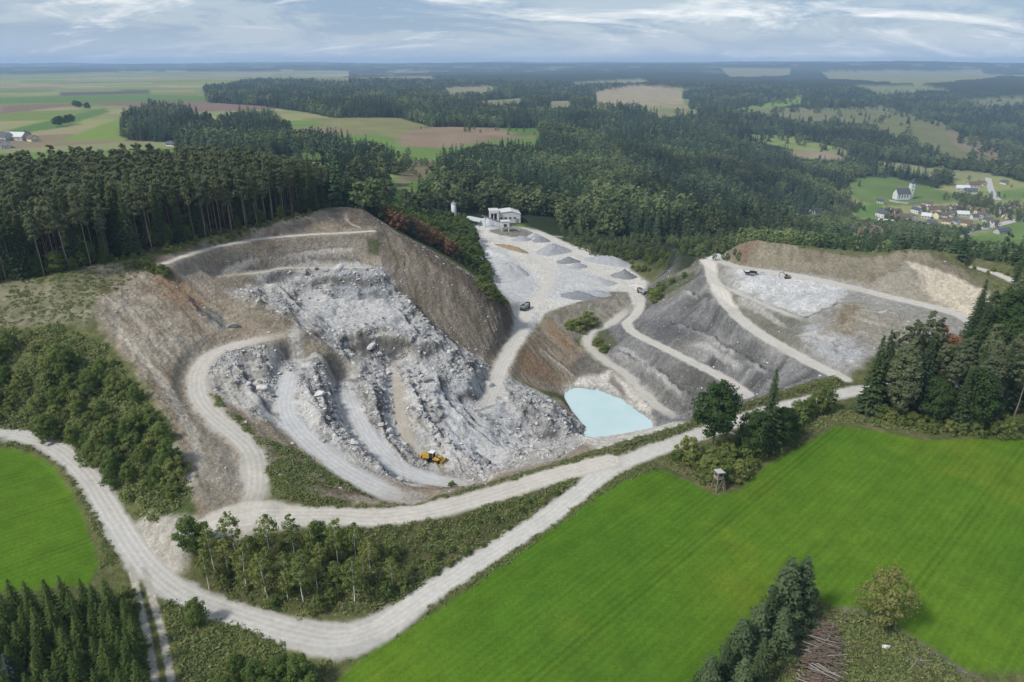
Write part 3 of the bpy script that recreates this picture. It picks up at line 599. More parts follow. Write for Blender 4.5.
# roads: graded smooth, paler along the wheel tracks
ROAD_TONE = dict(lower=((.42, .40, .36), (.57, .545, .495)), haul=((.44, .405, .34), (.60, .56, .49)), track=((.33, .275, .20), (.44, .38, .30)))
for name, (ln, width) in ROADS.items():
    w = catmull([P(*p) for p in ln])
    hw = width / 2
    sel = box_sel(w, hw + 7)
    if not len(sel): continue
    d, zz, sd, arc = seg_dist(w, sel)
    spread = 2.6 if name in ('lower', 'haul') else 3.4
    k = 1 - sstep(hw, hw + spread, d)
    ZG[sel] = ZG[sel] * (1 - k) + zz * k
    loose_ = name in ('ramp_a', 'ramp_b', 'track', 'ramp_plant', 'bench_mid', 'haul_up', 'terrace_low', 'pond_road')
    e = d + n3[sel] * (1.7 if loose_ else 0.7) + n1[sel] * (.6 if loose_ else .25)
    big = 1.0 if name not in ('haul', 'haul_up') else 1 + 0.9 * np.exp(-((X[sel] - P(240, 512, 3)[0]) ** 2 + (Y[sel] - P(240, 512, 3)[1]) ** 2) / 90)
    if name == 'lower': q0 = P(340, 640, -3.2); big = 1 + .5 * np.exp(-((X[sel] - q0[0]) ** 2 + (Y[sel] - q0[1]) ** 2) / 110)
    m = 1 - sstep(hw * big - .5, hw * big + .6, e)
    if loose_:
        L_ = arc.max(); m = (1 - sstep(hw - 1.2, hw + 1.2, e)) * (.35 + .65 * sstep(0, 14, arc)) * (.45 + .55 * sstep(0, 10, L_ - arc)) * .88
    c0, c1 = ROAD_TONE.get(name, ((.44, .41, .355), (.59, .555, .495)))
    if name in ('ramp_a', 'ramp_b'): c0, c1 = (.42, .415, .40), (.56, .555, .545)
    wb = .25 * np.sin(arc / 9.0) + .35 * n12[sel]
    wheel = np.zeros(len(sel)); dd = d * sd
    for q_ in (-.62, -.22, .22, .62): wheel += np.exp(-((dd - q_ * hw - wb) / .33) ** 2)
    wheel = np.clip(wheel, 0, 1)
    damp = sstep(.18, .5, n12[sel] + .35 * n3[sel])
    s = np.clip(.30 + .55 * wheel + .30 * n3[sel] + .25 * n1[sel] - .35 * damp, 0, 1)[:, None]
    lerp_col(sel, m, C(*c0) * (1 - s) + C(*c1) * s)
    ZG[sel] -= m * .05 * wheel
    ROUGH[sel] += (.25 - ROUGH[sel]) * m
    CLS[sel[m > .45]] = 3
# double wheel track on the left, down from the road past the spruces
for off in (-1.2, 1.2):
    w = catmull([P(*p) for p in [(138, 568, -1.2), (146, 600, -2), (156, 640, -3), (164, 690, -4)]])
    w = w + np.array([off, 0, 0]); sel = box_sel(w, 3)
    d = seg_dist(w, sel)[0]
    lerp_col(sel, 1 - sstep(.3, .75, d + .3 * n1[sel]), C(.40, .37, .31))

# the pond's basin stays below the water
sel, m = poly_mask(np.array([P(a, b, -24)[:2] for a, b in [(562, 392), (575, 388), (598, 392), (620, 399), (636, 412), (650, 421), (652, 431), (635, 441), (604, 446), (580, 440), (586, 428), (572, 412)]]), 1.0)
ZG[sel] -= (.7 + .3 * n3[sel]) * m
# ------------------------------------------------------------------ distant land cover
FOREST_POLYS = dict(
    grove_a=[(118, 126), (124, 110), (150, 104), (180, 104), (198, 110), (198, 122), (165, 131), (130, 130)],
    grove_b=[(172, 143), (180, 125), (205, 111), (215, 118), (240, 109), (275, 111), (290, 124), (290, 142), (250, 147), (200, 147)],
    belt=[(290, 128), (330, 130), (372, 139), (400, 150), (398, 160), (372, 153), (330, 149), (292, 146)],
    long_wood=[(203, 86), (270, 79), (330, 84), (440, 86), (520, 90), (600, 90), (590, 108), (545, 122), (500, 127), (470, 122), (400, 117), (330, 110), (262, 100), (207, 97)],
    hill=[(392, 190), (432, 165), (445, 143), (480, 133), (536, 140), (545, 120), (600, 105), (690, 105), (800, 112), (850, 152), (900, 165), (960, 172), (930, 182), (850, 176), (850, 200), (740, 217), (700, 250), (640, 238), (600, 226), (520, 206), (470, 208), (440, 205)],
    east=[(690, 74), (850, 72), (1100, 78), (1100, 190), (990, 166), (930, 160), (850, 150), (800, 104), (690, 104)],
    rim_wood=[(290, 160), (330, 157), (385, 162), (392, 188), (430, 188), (470, 204), (440, 216), (400, 210), (370, 204), (300, 190)],
    back=[(300, 77), (420, 72), (700, 70), (700, 84), (600, 90), (420, 84)],
)
FIELD_POLYS = [
    ([(640, 112), (690, 108), (700, 113), (660, 118)], (.20, .20, .10)), ([(470, 100), (520, 97), (530, 103), (490, 106)], (.19, .19, .10)), ([(560, 84), (640, 80), (650, 84), (580, 89)], (.21, .20, .11)), ([(440, 90), (490, 88), (500, 92), (450, 95)], (.22, .20, .12)), ([(850, 88), (920, 86), (950, 92), (880, 97)], (.18, .19, .09)), ([(960, 100), (1024, 96), (1024, 104), (980, 108)], (.17, .18, .085)), ([(690, 215), (735, 213), (760, 218), (700, 224)], (.13, .17, .06)),
    ([(590, 93), (640, 87), (682, 92), (684, 103), (640, 104), (600, 101)], (.30, .25, .16)), ([(395, 135), (430, 127), (535, 129), (536, 137), (440, 148), (400, 146)], (.23, .175, .12)),
    ([(300, 118), (400, 118), (430, 126), (395, 138), (340, 128)], (.19, .19, .085)), ([(290, 150), (335, 149), (370, 155), (360, 160), (300, 160)], (.095, .155, .045)), ([(500, 128), (536, 128), (538, 136), (515, 136)], (.10, .17, .05)),
    ([(722, 133), (790, 136), (848, 150), (845, 158), (800, 152), (760, 142)], (.20, .24, .085)), ([(780, 150), (846, 152), (845, 160), (800, 158)], (.24, .20, .13)), ([(722, 112), (760, 103), (800, 97), (803, 103), (760, 110)], (.16, .23, .06)), ([(740, 108), (850, 108), (900, 116), (860, 124), (780, 118)], (.17, .17, .09)),
    ([(820, 108), (880, 106), (940, 122), (1000, 160), (985, 166), (930, 150), (860, 124)], (.15, .155, .07)), ([(940, 128), (1000, 150), (1005, 160), (960, 150)], (.20, .16, .10)), ([(850, 178), (890, 176), (960, 195), (965, 202), (870, 205), (852, 195)], (.12, .17, .055)),
    ([(940, 234), (1024, 214), (1060, 230), (1024, 244), (960, 240)], (.13, .19, .055)), ([(850, 206), (880, 204), (890, 216), (860, 218)], (.11, .19, .05)), ([(730, 218), (760, 212), (790, 216), (760, 224)], (.12, .17, .06)), ([(820, 72), (980, 68), (1010, 78), (920, 86), (830, 80)], (.20, .20, .10)), ([(720, 70), (790, 69), (790, 76), (730, 78)], (.20, .20, .11)),
    ([(300, 78), (430, 77), (440, 83), (330, 82)], (.20, .19, .10)), ([(395, 160), (440, 160), (430, 178), (400, 190)], (.17, .145, .09)), ([(545, 100), (570, 99), (575, 106), (550, 108)], (.22, .20, .11)), ([(985, 192), (1024, 188), (1040, 198), (1000, 200)], (.13, .19, .06)),
]
# strip fields on the plateau: long parcels laid side by side, each with its own crop
f_all = RR > 420
a = math.radians(22)
fx = X * math.cos(a) + Y * math.sin(a); fy = -X * math.sin(a) + Y * math.cos(a)
pw = 130.0
band = np.floor((fy + 30 * n300) / pw); cut = np.floor(fx / 620.0 + _hash(band, band * 0 + 3, 5) % 97 / 97.0)
hsh = _hash(band, cut, 9) % 8
CROPS = np.array([(.26, .225, .145), (.155, .19, .07), (.21, .16, .12), (.24, .235, .115), (.19, .22, .08), (.29, .255, .17), (.21, .205, .12), (.13, .185, .065)])
pc = CROPS[hsh] * C(1.02, 1.08, .9) * (1 + 0.12 * n40)[:, None]
COLR[f_all] = pc[f_all]
for px, c in [([(60, 141), (120, 118), (165, 133), (120, 141)], (.17, .23, .06)), ([(0, 132), (60, 118), (105, 108), (110, 112), (60, 128), (0, 136)], (.10, .17, .05)), ([(150, 138), (185, 126), (190, 130), (165, 142)], (.14, .22, .055)), ([(-40, 98), (150, 95), (240, 97), (230, 101), (60, 103), (-40, 104)], (.11, .175, .06)),
              ([(0, 106), (120, 102), (250, 101), (300, 108), (200, 112), (90, 104), (0, 114)], (.19, .135, .105)), ([(60, 92), (150, 90), (150, 94), (60, 96)], (.11, .10, .09))]:
    zone(px, c, None, 6.0)
FOREST = np.zeros(len(X))
RIDGE_WOOD = np.array([RD(668, 335), RD(700, 310), RD(760, 292), RD(830, 282), RD(900, 276), RD(960, 280), RD(1024, 285), RD(1150, 300), RD(1150, 500), RD(1000, 540), RD(900, 590), RD(800, 560), RD(720, 520), RD(680, 470), RD(650, 400)])
for k, px in FOREST_POLYS.items():
    sel, m = poly_mask(WP(px, 12.0), 5.0, n12)
    FOREST[sel] = np.maximum(FOREST[sel], m)
sel, m = poly_mask(RIDGE_WOOD, 4.0, n12); FOREST[sel] = np.maximum(FOREST[sel], m)
far_f = (RR > 2600) & (np.arctan2(X, Y) > -0.22)
FOREST[far_f] = np.maximum(FOREST[far_f], sstep(-.16, -.06, n300[far_f]))
FOREST[RR > 7600] = np.maximum(FOREST[RR > 7600], sstep(-.32, -.2, n300[RR > 7600]))
for px, c in FIELD_POLYS:
    poly = WP(px)
    sel, m = poly_mask(poly, 6.0, n12)
    FOREST[sel] *= (1 - m)
    lerp_col(sel, m, C(*c) * np.clip(1 + .25 * n40[sel], .7, 1.3)[:, None])
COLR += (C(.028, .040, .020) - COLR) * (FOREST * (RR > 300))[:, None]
ZG += np.clip((RR - 1500) / 1500, 0, 1) * 20 * fbm(X, Y, 1300.0, 3, 95) + np.clip((RR - 5000) / 3000, 0, 1) * 55 * fbm(X, Y, 3200.0, 3, 97)
ZG += FOREST * (RR > 2600) * np.clip((RR - 2600) / 800, 0, 1) * (11 + 9 * fbm(X, Y, 130.0, 3, 91))
# earth under the pines and the young plantation
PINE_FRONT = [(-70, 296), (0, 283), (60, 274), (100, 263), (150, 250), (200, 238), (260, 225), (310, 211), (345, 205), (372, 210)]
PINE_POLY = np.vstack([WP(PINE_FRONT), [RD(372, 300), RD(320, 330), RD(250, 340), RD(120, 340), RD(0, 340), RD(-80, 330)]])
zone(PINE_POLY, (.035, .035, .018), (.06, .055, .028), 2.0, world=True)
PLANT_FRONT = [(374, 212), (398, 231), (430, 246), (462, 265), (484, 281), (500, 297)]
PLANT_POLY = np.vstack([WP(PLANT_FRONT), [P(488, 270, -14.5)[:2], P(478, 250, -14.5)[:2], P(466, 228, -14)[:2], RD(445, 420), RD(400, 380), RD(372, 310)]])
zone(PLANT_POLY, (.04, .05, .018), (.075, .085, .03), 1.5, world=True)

COLR *= np.where((CLS == 3) | (CLS == 4), .84, .92)[:, None]
gr_ = COLR[CLS == 4].mean(1, keepdims=True); COLR[CLS == 4] = gr_ + (COLR[CLS == 4] - gr_) * 1.0
COLR[CLS == 4] *= C(1.015, 1.0, .975)
COLR = np.clip(COLR, 0.004, 0.9)

def sample(arr, x, y):
    x = np.asarray(x, float); y = np.asarray(y, float)
    u = np.interp(np.log(np.maximum(np.hypot(x, y), 1)), LR, np.arange(NR)); v = np.interp(np.arctan2(x, y), TH, np.arange(NT))
    return bil(arr.reshape(NR, NT), u, v)
def hgt(x, y): return sample(ZG, x, y)

# ------------------------------------------------------------------ materials
def new_mat(name):
    m = bpy.data.materials.new(name); m.use_nodes = True
    nt = m.node_tree
    bsdf = nt.nodes['Principled BSDF']
    bsdf.inputs['Specular IOR Level'].default_value = 0.25
    return m, nt, bsdf
class NT_:
    def __init__(s, nt): s.nt = nt
    def n(s, typ, **kw):
        o = s.nt.nodes.new(typ)
        for k, v in kw.items(): setattr(o, k, v)
        return o
    def l(s, a, b): s.nt.links.new(a, b)
    def noise(s, vec, scale, detail=4, rough=.6, dim='3D'):
        o = s.n('ShaderNodeTexNoise'); o.inputs['Scale'].default_value = scale; o.inputs['Detail'].default_value = detail; o.inputs['Roughness'].default_value = rough
        if vec is not None: s.l(vec, o.inputs['Vector'])
        return o.outputs['Fac']
    def rng(s, v, a, b, c, d, smooth=False):
        o = s.n('ShaderNodeMapRange'); o.inputs[1].default_value = a; o.inputs[2].default_value = b; o.inputs[3].default_value = c; o.inputs[4].default_value = d
        if smooth: o.interpolation_type = 'SMOOTHSTEP'
        s.l(v, o.inputs[0]); return o.outputs[0]
    def math(s, op, a, b):
        o = s.n('ShaderNodeMath', operation=op)
        for i, v in enumerate((a, b)):
            if isinstance(v, (int, float)): o.inputs[i].default_value = v
            else: s.l(v, o.inputs[i])
        return o.outputs[0]
    def scale(s, col, f):
        o = s.n('ShaderNodeVectorMath', operation='SCALE')
        if isinstance(col, tuple): o.inputs[0].default_value = col[:3]
        else: s.l(col, o.inputs[0])
        if isinstance(f, (int, float)): o.inputs['Scale'].default_value = f
        else: s.l(f, o.inputs['Scale'])
        return o.outputs[0]
    def mix(s, f, a, b):
        o = s.n('ShaderNodeMix', data_type='RGBA')
        if isinstance(f, (int, float)): o.inputs[0].default_value = f
        else: s.l(f, o.inputs[0])
        for i, v in ((6, a), (7, b)):
            if isinstance(v, tuple): o.inputs[i].default_value = v if len(v) == 4 else (*v, 1)
            else: s.l(v, o.inputs[i])
        return o.outputs[2]

def ground_mat(name, kind):
    m, nt, b = new_mat(name); g = NT_(nt)
    at = g.n('ShaderNodeAttribute', attribute_name='cover')
    geo = g.n('ShaderNodeNewGeometry')
    pos = geo.outputs['Position']
    col = at.outputs['Color']
    b.inputs['Roughness'].default_value = .95
    b.inputs['Specular IOR Level'].default_value = .0 if kind in ('crop', 'ground') else .08
    if kind == 'quarry':
        v = g.n('ShaderNodeTexVoronoi'); v.inputs['Scale'].default_value = 0.95; g.l(pos, v.inputs['Vector'])
        chunk = g.rng(v.outputs['Color'], 0, 1, .80, 1.20)
        v2 = g.n('ShaderNodeTexVoronoi'); v2.inputs['Scale'].default_value = 2.6; g.l(pos, v2.inputs['Vector'])
        chunk2 = g.rng(v2.outputs['Color'], 0, 1, .84, 1.16)
        f = g.math('MULTIPLY', g.math('MULTIPLY', chunk, chunk2), g.rng(g.noise(pos, 1.6, 5, .65), .3, .7, .80, 1.18))
        col = g.scale(col, f)
        bump_src = g.math('ADD', g.noise(pos, 1.4, 6, .7), g.math('MULTIPLY', v.outputs['Distance'], .6)); strength, dist = .8, .5
    elif kind == 'road':
        f = g.rng(g.noise(pos, 1.1, 5, .65), .3, .7, .88, 1.10)
        col = g.scale(col, f)
        bump_src = g.noise(pos, 2.2, 4, .6); strength, dist = .35, .12
    elif kind == 'crop':
        mp = g.n('ShaderNodeMapping'); mp.inputs['Rotation'].default_value = (0, 0, -CROP_ANGLE); g.l(pos, mp.inputs[0])
        st = g.n('ShaderNodeMapping'); st.inputs['Scale'].default_value = (.035, 1.0, 1); g.l(mp.outputs[0], st.inputs[0])
        rows = g.rng(g.noise(st.outputs[0], 1.1, 4, .6), .30, .70, .92, 1.08)
        wv = g.n('ShaderNodeTexWave'); wv.wave_type = 'BANDS'; wv.bands_direction = 'Y'; wv.inputs['Scale'].default_value = .26; wv.inputs['Distortion'].default_value = 1.6; wv.inputs['Detail'].default_value = 3; wv.inputs['Detail Scale'].default_value = .4
        g.l(mp.outputs[0], wv.inputs['Vector'])
        fine = g.rng(wv.outputs['Fac'], 0, 1, .95, 1.05)
        tuft = g.math('MULTIPLY', g.rng(g.noise(pos, 1.8, 5, .75), .3, .7, .80, 1.20), g.rng(g.noise(pos, .25, 4, .6), .3, .7, .88, 1.12))
        tl = g.n('ShaderNodeTexWave'); tl.wave_type = 'BANDS'; tl.bands_direction = 'Y'; tl.inputs['Scale'].default_value = .0209; tl.inputs['Distortion'].default_value = .0; g.l(mp.outputs[0], tl.inputs['Vector'])
        tram = g.math('SUBTRACT', g.rng(tl.outputs['Fac'], .955, .985, 0, 1, True), g.rng(tl.outputs['Fac'], .992, .999, 0, .9, True))
        tuft = g.math('MULTIPLY', tuft, g.rng(tram, 0, 1, 1, .86))
        cool = g.noise(pos, .018, 5, .65)
        patch = g.noise(pos, .035, 4, .6)
        f = g.math('MULTIPLY', g.math('MULTIPLY', rows, fine), tuft)
        col = g.scale(col, f)
        dry = g.mix(g.rng(patch, .5, .72, 0, .38, True), col, g.scale((.15, .165, .018), f))
        col = g.mix(g.rng(cool, .5, .68, 0, .5, True), dry, g.scale((.042, .112, .012), f))
        bump_src = g.noise(pos, 3.0, 4, .7); strength, dist = .6, .25
    else:
        f = g.math('MULTIPLY', g.rng(g.noise(pos, .8, 6, .7), .3, .7, .65, 1.35), g.rng(g.noise(pos, 3.1, 3, .6), .3, .7, .8, 1.2))
        col = g.scale(col, f)
        hue = g.mix(g.rng(g.noise(pos, .16, 4, .6), .5, .7, 0, .35, True), col, g.scale((.17, .14, .075), f))
        lp = g.n('ShaderNodeVectorMath', operation='LENGTH'); g.l(pos, lp.inputs[0])
        near = g.rng(lp.outputs['Value'], 300, 420, 1, 0)
        col = g.mix(near, col, hue)
        bump_src = g.noise(pos, 1.2, 6, .7); strength, dist = .7, .4
    g.l(col, b.inputs['Base Color'])
    bp = g.n('ShaderNodeBump'); bp.inputs['Strength'].default_value = strength; bp.inputs['Distance'].default_value = dist
    g.l(bump_src, bp.inputs['Height']); g.l(bp.outputs[0], b.inputs['Normal'])
    return m
ca = np.array(W(640, 500)) - np.array(W(470, 620))
CROP_ANGLE = math.atan2(ca[1], ca[0])
MAT = dict(ground=ground_mat('rough_grass', 'ground'), quarry=ground_mat('quarry_stone', 'quarry'), road=ground_mat('gravel', 'road'), crop=ground_mat('young_crop', 'crop'))

# ------------------------------------------------------------------ land meshes, one object for each kind of ground
def build_land():
    idx = np.arange(NR * NT).reshape(NR, NT)
    q = np.stack([idx[:-1, :-1], idx[:-1, 1:], idx[1:, 1:], idx[1:, :-1]], -1).reshape(-1, 4)[:, ::-1]
    fc = CLS[q[:, 0]]
    XYZ = np.stack([X, Y, ZG], 1)
    for name, cl, mat, lab in (('ground', 0, 'ground', None), ('left_field', 1, 'crop', 0), ('right_field', 2, 'crop', 0), ('gravel_road', 3, 'road', 0), ('quarry_ground', 4, 'quarry', 0)):
        f = q[fc == cl]
        if not len(f): continue
        used, inv = np.unique(f, return_inverse=True)
        me = bpy.data.meshes.new(name)
        me.vertices.add(len(used)); me.vertices.foreach_set('co', XYZ[used].astype(np.float32).ravel())
        me.loops.add(f.size); me.loops.foreach_set('vertex_index', inv.astype(np.int32).ravel())
        me.polygons.add(len(f)); me.polygons.foreach_set('loop_start', np.arange(0, f.size, 4, dtype=np.int32)); me.polygons.foreach_set('loop_total', np.full(len(f), 4, np.int32))
        me.polygons.foreach_set('use_smooth', np.ones(len(f), bool))
        at = me.color_attributes.new('cover', 'FLOAT_COLOR', 'POINT')
        c = np.ones((len(used), 4), np.float32); c[:, :3] = COLR[used]
        at.data.foreach_set('color', c.ravel())
        me.update(calc_edges=True)
        me.materials.append(MAT[mat])
        o = bpy.data.objects.new(name, me); COL.objects.link(o); o['kind'] = 'structure'
build_land()

# ------------------------------------------------------------------ mesh helpers
def mesh_from(name, verts, faces, mats, smooth=False, fmat=None):
    me = bpy.data.meshes.new(name)
    me.from_pydata([tuple(map(float, v)) for v in verts], [], [tuple(int(i) for i in f) for f in faces])
    for m in (mats if isinstance(mats, (list, tuple)) else [mats]): me.materials.append(m)
    if smooth: me.polygons.foreach_set('use_smooth', [True] * len(me.polygons))
    if fmat is not None: me.polygons.foreach_set('material_index', list(fmat))
    me.update()
    return me
def link(name, me, parent=None, **props):
    o = bpy.data.objects.new(name, me); COL.objects.link(o)
    if parent is not None: o.parent = parent
    for k, v in props.items(): o[k] = v
    return o
def empty(name, loc, rz=0.0, label=None, cat=None, group=None):
    o = bpy.data.objects.new(name, None); COL.objects.link(o)
    o.location = loc; o.rotation_euler = (0, 0, rz); o.empty_display_size = .5
    if label: o['label'] = label
    if cat: o['category'] = cat
    if group: o['group'] = group
    return o

class Geo:
    """collects boxes, tubes and plates into one mesh"""
    def __init__(s): s.v = []; s.f = []; s.mi = []
    def add(s, verts, faces, mi=0):
        b = len(s.v); s.v += [tuple(v) for v in verts]; s.f += [tuple(i + b for i in f) for f in faces]; s.mi += [mi] * len(faces); return s
    def box(s, c, d, rz=0.0, taper=1.0, mi=0, ry=0.0):
        M = Matrix.Rotation(rz, 3, 'Z') @ Matrix.Rotation(ry, 3, 'Y')
        vs = []
        for z in (-1, 1):
            k = taper if z > 0 else 1
            for x, y in ((-1, -1), (1, -1), (1, 1), (-1, 1)):
                p = M @ Vector((x * d[0] / 2 * k, y * d[1] / 2 * k, z * d[2] / 2)); vs.append((c[0] + p.x, c[1] + p.y, c[2] + p.z))
        return s.add(vs, [(0, 3, 2, 1), (4, 5, 6, 7), (0, 1, 5, 4), (1, 2, 6, 5), (2, 3, 7, 6), (3, 0, 4, 7)], mi)
    def tube(s, pts, rad, n=6, mi=0, cap=True):
        pts = [Vector(p) for p in pts]
        if not isinstance(rad, (list, tuple)): rad = [rad] * len(pts)
        rings = []
        for i, p in enumerate(pts):
            d = (pts[min(i + 1, len(pts) - 1)] - pts[max(i - 1, 0)]).normalized()
            a = d.orthogonal().normalized() if abs(d.z) < .95 else Vector((1, 0, 0)).cross(d).normalized()
            b = d.cross(a)
            rings.append([p + (a * math.cos(2 * math.pi * k / n) + b * math.sin(2 * math.pi * k / n)) * rad[i] for k in range(n)])
        vs = [v for r in rings for v in r]
        fs = [(i * n + k, i * n + (k + 1) % n, (i + 1) * n + (k + 1) % n, (i + 1) * n + k) for i in range(len(pts) - 1) for k in range(n)]
        if cap: fs += [tuple(range(n))[::-1], tuple((len(pts) - 1) * n + k for k in range(n))]
        return s.add(vs, fs, mi)
    def prism(s, poly, y0, y1, mi=0):
        """outline in x,z pushed from y0 to y1"""
        n = len(poly)
        vs = [(x, y0, z) for x, z in poly] + [(x, y1, z) for x, z in poly]
        fs = [tuple(range(n)), tuple(range(2 * n - 1, n - 1, -1))] + [(i, i + n, (i + 1) % n + n, (i + 1) % n) for i in range(n)]
        return s.add(vs, fs, mi)
    def mesh(s, name, mats, smooth=False): return mesh_from(name, s.v, s.f, mats, smooth, s.mi)
    def obj(s, name, mats, parent=None, smooth=False, **props): return link(name, s.mesh(name, mats, smooth), parent, **props)

def paint(name, col, rough=.7, var=.15, scale=1.5, metal=0.0):
    m, nt, b = new_mat(name); g = NT_(nt)
    geo = g.n('ShaderNodeTexCoord')
    f = g.rng(g.noise(geo.outputs['Object'], scale, 5, .65), .3, .7, 1 - var, 1 + var)
    g.l(g.scale(tuple(col), f), b.inputs['Base Color'])
    b.inputs['Roughness'].default_value = rough; b.inputs['Metallic'].default_value = metal
    return m
def leaf_mat(name, a, bcol, trans=.48, scale=.5, patch=0.0):
    m, nt, b = new_mat(name); g = NT_(nt)
    oi = g.n('ShaderNodeObjectInfo'); tc = g.n('ShaderNodeTexCoord')
    k = g.math('ADD', g.math('MULTIPLY', oi.outputs['Random'], .65), g.rng(g.noise(tc.outputs['Object'], scale, 4, .6), .3, .7, -.1, .45))
    col = g.mix(k, tuple(a), tuple(bcol))
    br = g.rng(g.noise(tc.outputs['Object'], 3.0, 3, .6), .3, .7, .72, 1.25)
    col = g.scale(col, br)
    if patch:       # stands of different age and kind
        geo = g.n('ShaderNodeNewGeometry')
        col = g.scale(col, g.rng(g.noise(geo.outputs['Position'], .011, 4, .6), .36, .64, 1 - patch, 1 + patch, True))
    g.l(col, b.inputs['Base Color'])
    b.inputs['Roughness'].default_value = .8; b.inputs['Specular IOR Level'].default_value = .1
    tr = g.n('ShaderNodeBsdfTranslucent'); g.l(g.scale(col, 1.25), tr.inputs['Color'])
    mx = g.n('ShaderNodeMixShader'); mx.inputs[0].default_value = trans
    g.l(b.outputs[0], mx.inputs[1]); g.l(tr.outputs[0], mx.inputs[2])
    g.l(mx.outputs[0], nt.nodes['Material Output'].inputs['Surface'])
    return m
LEAF = dict(
    spruce=leaf_mat('spruce_needles', (.060, .102, .046), (.118, .158, .066)),
    pine=leaf_mat('pine_needles', (.115, .145, .078), (.210, .232, .118)),
    broad=leaf_mat('broad_leaves', (.095, .155, .038), (.190, .240, .066)),
    dark=leaf_mat('dark_leaves', (.045, .088, .028), (.080, .125, .040)),
    birch=leaf_mat('birch_leaves', (.135, .190, .050), (.275, .285, .085)),
    shrub=leaf_mat('shrub_leaves', (.115, .170, .046), (.275, .295, .095)),
    young=leaf_mat('young_needles', (.085, .138, .036), (.165, .212, .056)),
    fir=leaf_mat('fir_needles', (.090, .138, .066), (.165, .212, .098)),
    russet=leaf_mat('russet_needles', (.26, .145, .075), (.33, .19, .105)),
    gold=leaf_mat('autumn_leaves', (.190, .205, .065), (.310, .290, .105)),
    blue=leaf_mat('blue_needles', (0.098, 0.137, 0.111), (0.130, 0.176, 0.143)),
    weed=leaf_mat('weeds', (.110, .165, .046), (.265, .270, .115), .3, 1.0),
)
BARK = dict(pine=paint('pine_bark', (.19, .155, .125), .9, .3, 2.0), grey=paint('grey_bark', (.15, .13, .11), .9, .3, 2.0), birch=paint('birch_bark', (.68, .66, .62), .8, .35, 3.0))

def leaves_mesh(name, cen, nrm, size, mat, rg, aspect=.6, up=None):
    """one small folded quad for each spray of leaves"""
    n = len(cen); nrm = nrm / np.maximum(np.linalg.norm(nrm, axis=1, keepdims=True), 1e-6)
    t = rg.normal(size=(n, 3)) if up is None else up + 0.25 * rg.normal(size=(n, 3))
    t -= nrm * (t * nrm).sum(1, keepdims=True); t /= np.maximum(np.linalg.norm(t, axis=1, keepdims=True), 1e-6)
    bt = np.cross(nrm, t)
    s = size[:, None]
    v = np.empty((n, 4, 3))
    v[:, 0] = cen - t * s; v[:, 2] = cen + t * s
    v[:, 1] = cen + bt * s * aspect - nrm * s * .18; v[:, 3] = cen - bt * s * aspect - nrm * s * .18
    me = bpy.data.meshes.new(name)
    me.vertices.add(n * 4); me.vertices.foreach_set('co', v.astype(np.float32).ravel())
    me.loops.add(n * 4); me.loops.foreach_set('vertex_index', np.arange(n * 4, dtype=np.int32))
    me.polygons.add(n); me.polygons.foreach_set('loop_start', np.arange(0, n * 4, 4, dtype=np.int32)); me.polygons.foreach_set('loop_total', np.full(n, 4, np.int32))
    me.update(calc_edges=True); me.materials.append(mat)
    return me

def spruce(H, R, mat, seed, whorls=30, base=.08, leaf=.42, per=7):
    rg = np.random.default_rng(seed)
    cen, nrm, size, up = [], [], [], []
    for i in range(whorls):
        f = base + (1 - base) * (i + rg.uniform(-.3, .3)) / whorls
        f = min(max(f, base), .985)
        L = R * (1 - f) ** .82 * rg.uniform(.8, 1.12) + .15
        nb = 6 + int(5 * (1 - f)); a0 = rg.uniform(0, 6.28)
        for b in range(nb):
            a = a0 + b * 6.283 / nb + rg.uniform(-.3, .3); Lb = L * rg.uniform(.7, 1.15)
            droop = rg.uniform(.12, .45) * (1 - .6 * f)
            d = np.array([math.cos(a), math.sin(a), 0]); side = np.array([-d[1], d[0], 0])
            k = max(2, int(per * Lb / R) + 1)
            for j in range(k):
                q = (j + rg.uniform(.2, 1)) / k
                p = d * Lb * q; p[2] = f * H - droop * Lb * q + .12 * Lb * q * q + rg.uniform(-.12, .12)
                w = .45 * Lb * (1 - .75 * q) * .6
                for sgn in (-1, 1):
                    cen.append(p + side * sgn * rg.uniform(.0, w)); nrm.append(np.array([0, 0, 1]) + side * sgn * .5 + d * .35 + rg.normal(size=3) * .22)
                    up.append(d + side * sgn * .5 - np.array([0, 0, .35])); size.append(leaf * rg.uniform(.7, 1.3) * (.55 + .45 * (1 - f)))
    cr = leaves_mesh('crown', np.array(cen), np.array(nrm), np.array(size), mat, rg, .55, np.array(up))
    tr = Geo().tube([(0, 0, -.4), (0, 0, H * .35), (.05, .03, H * .97)], [H * .014, H * .010, .02], 6).mesh('trunk', BARK['grey'])
    return tr, cr
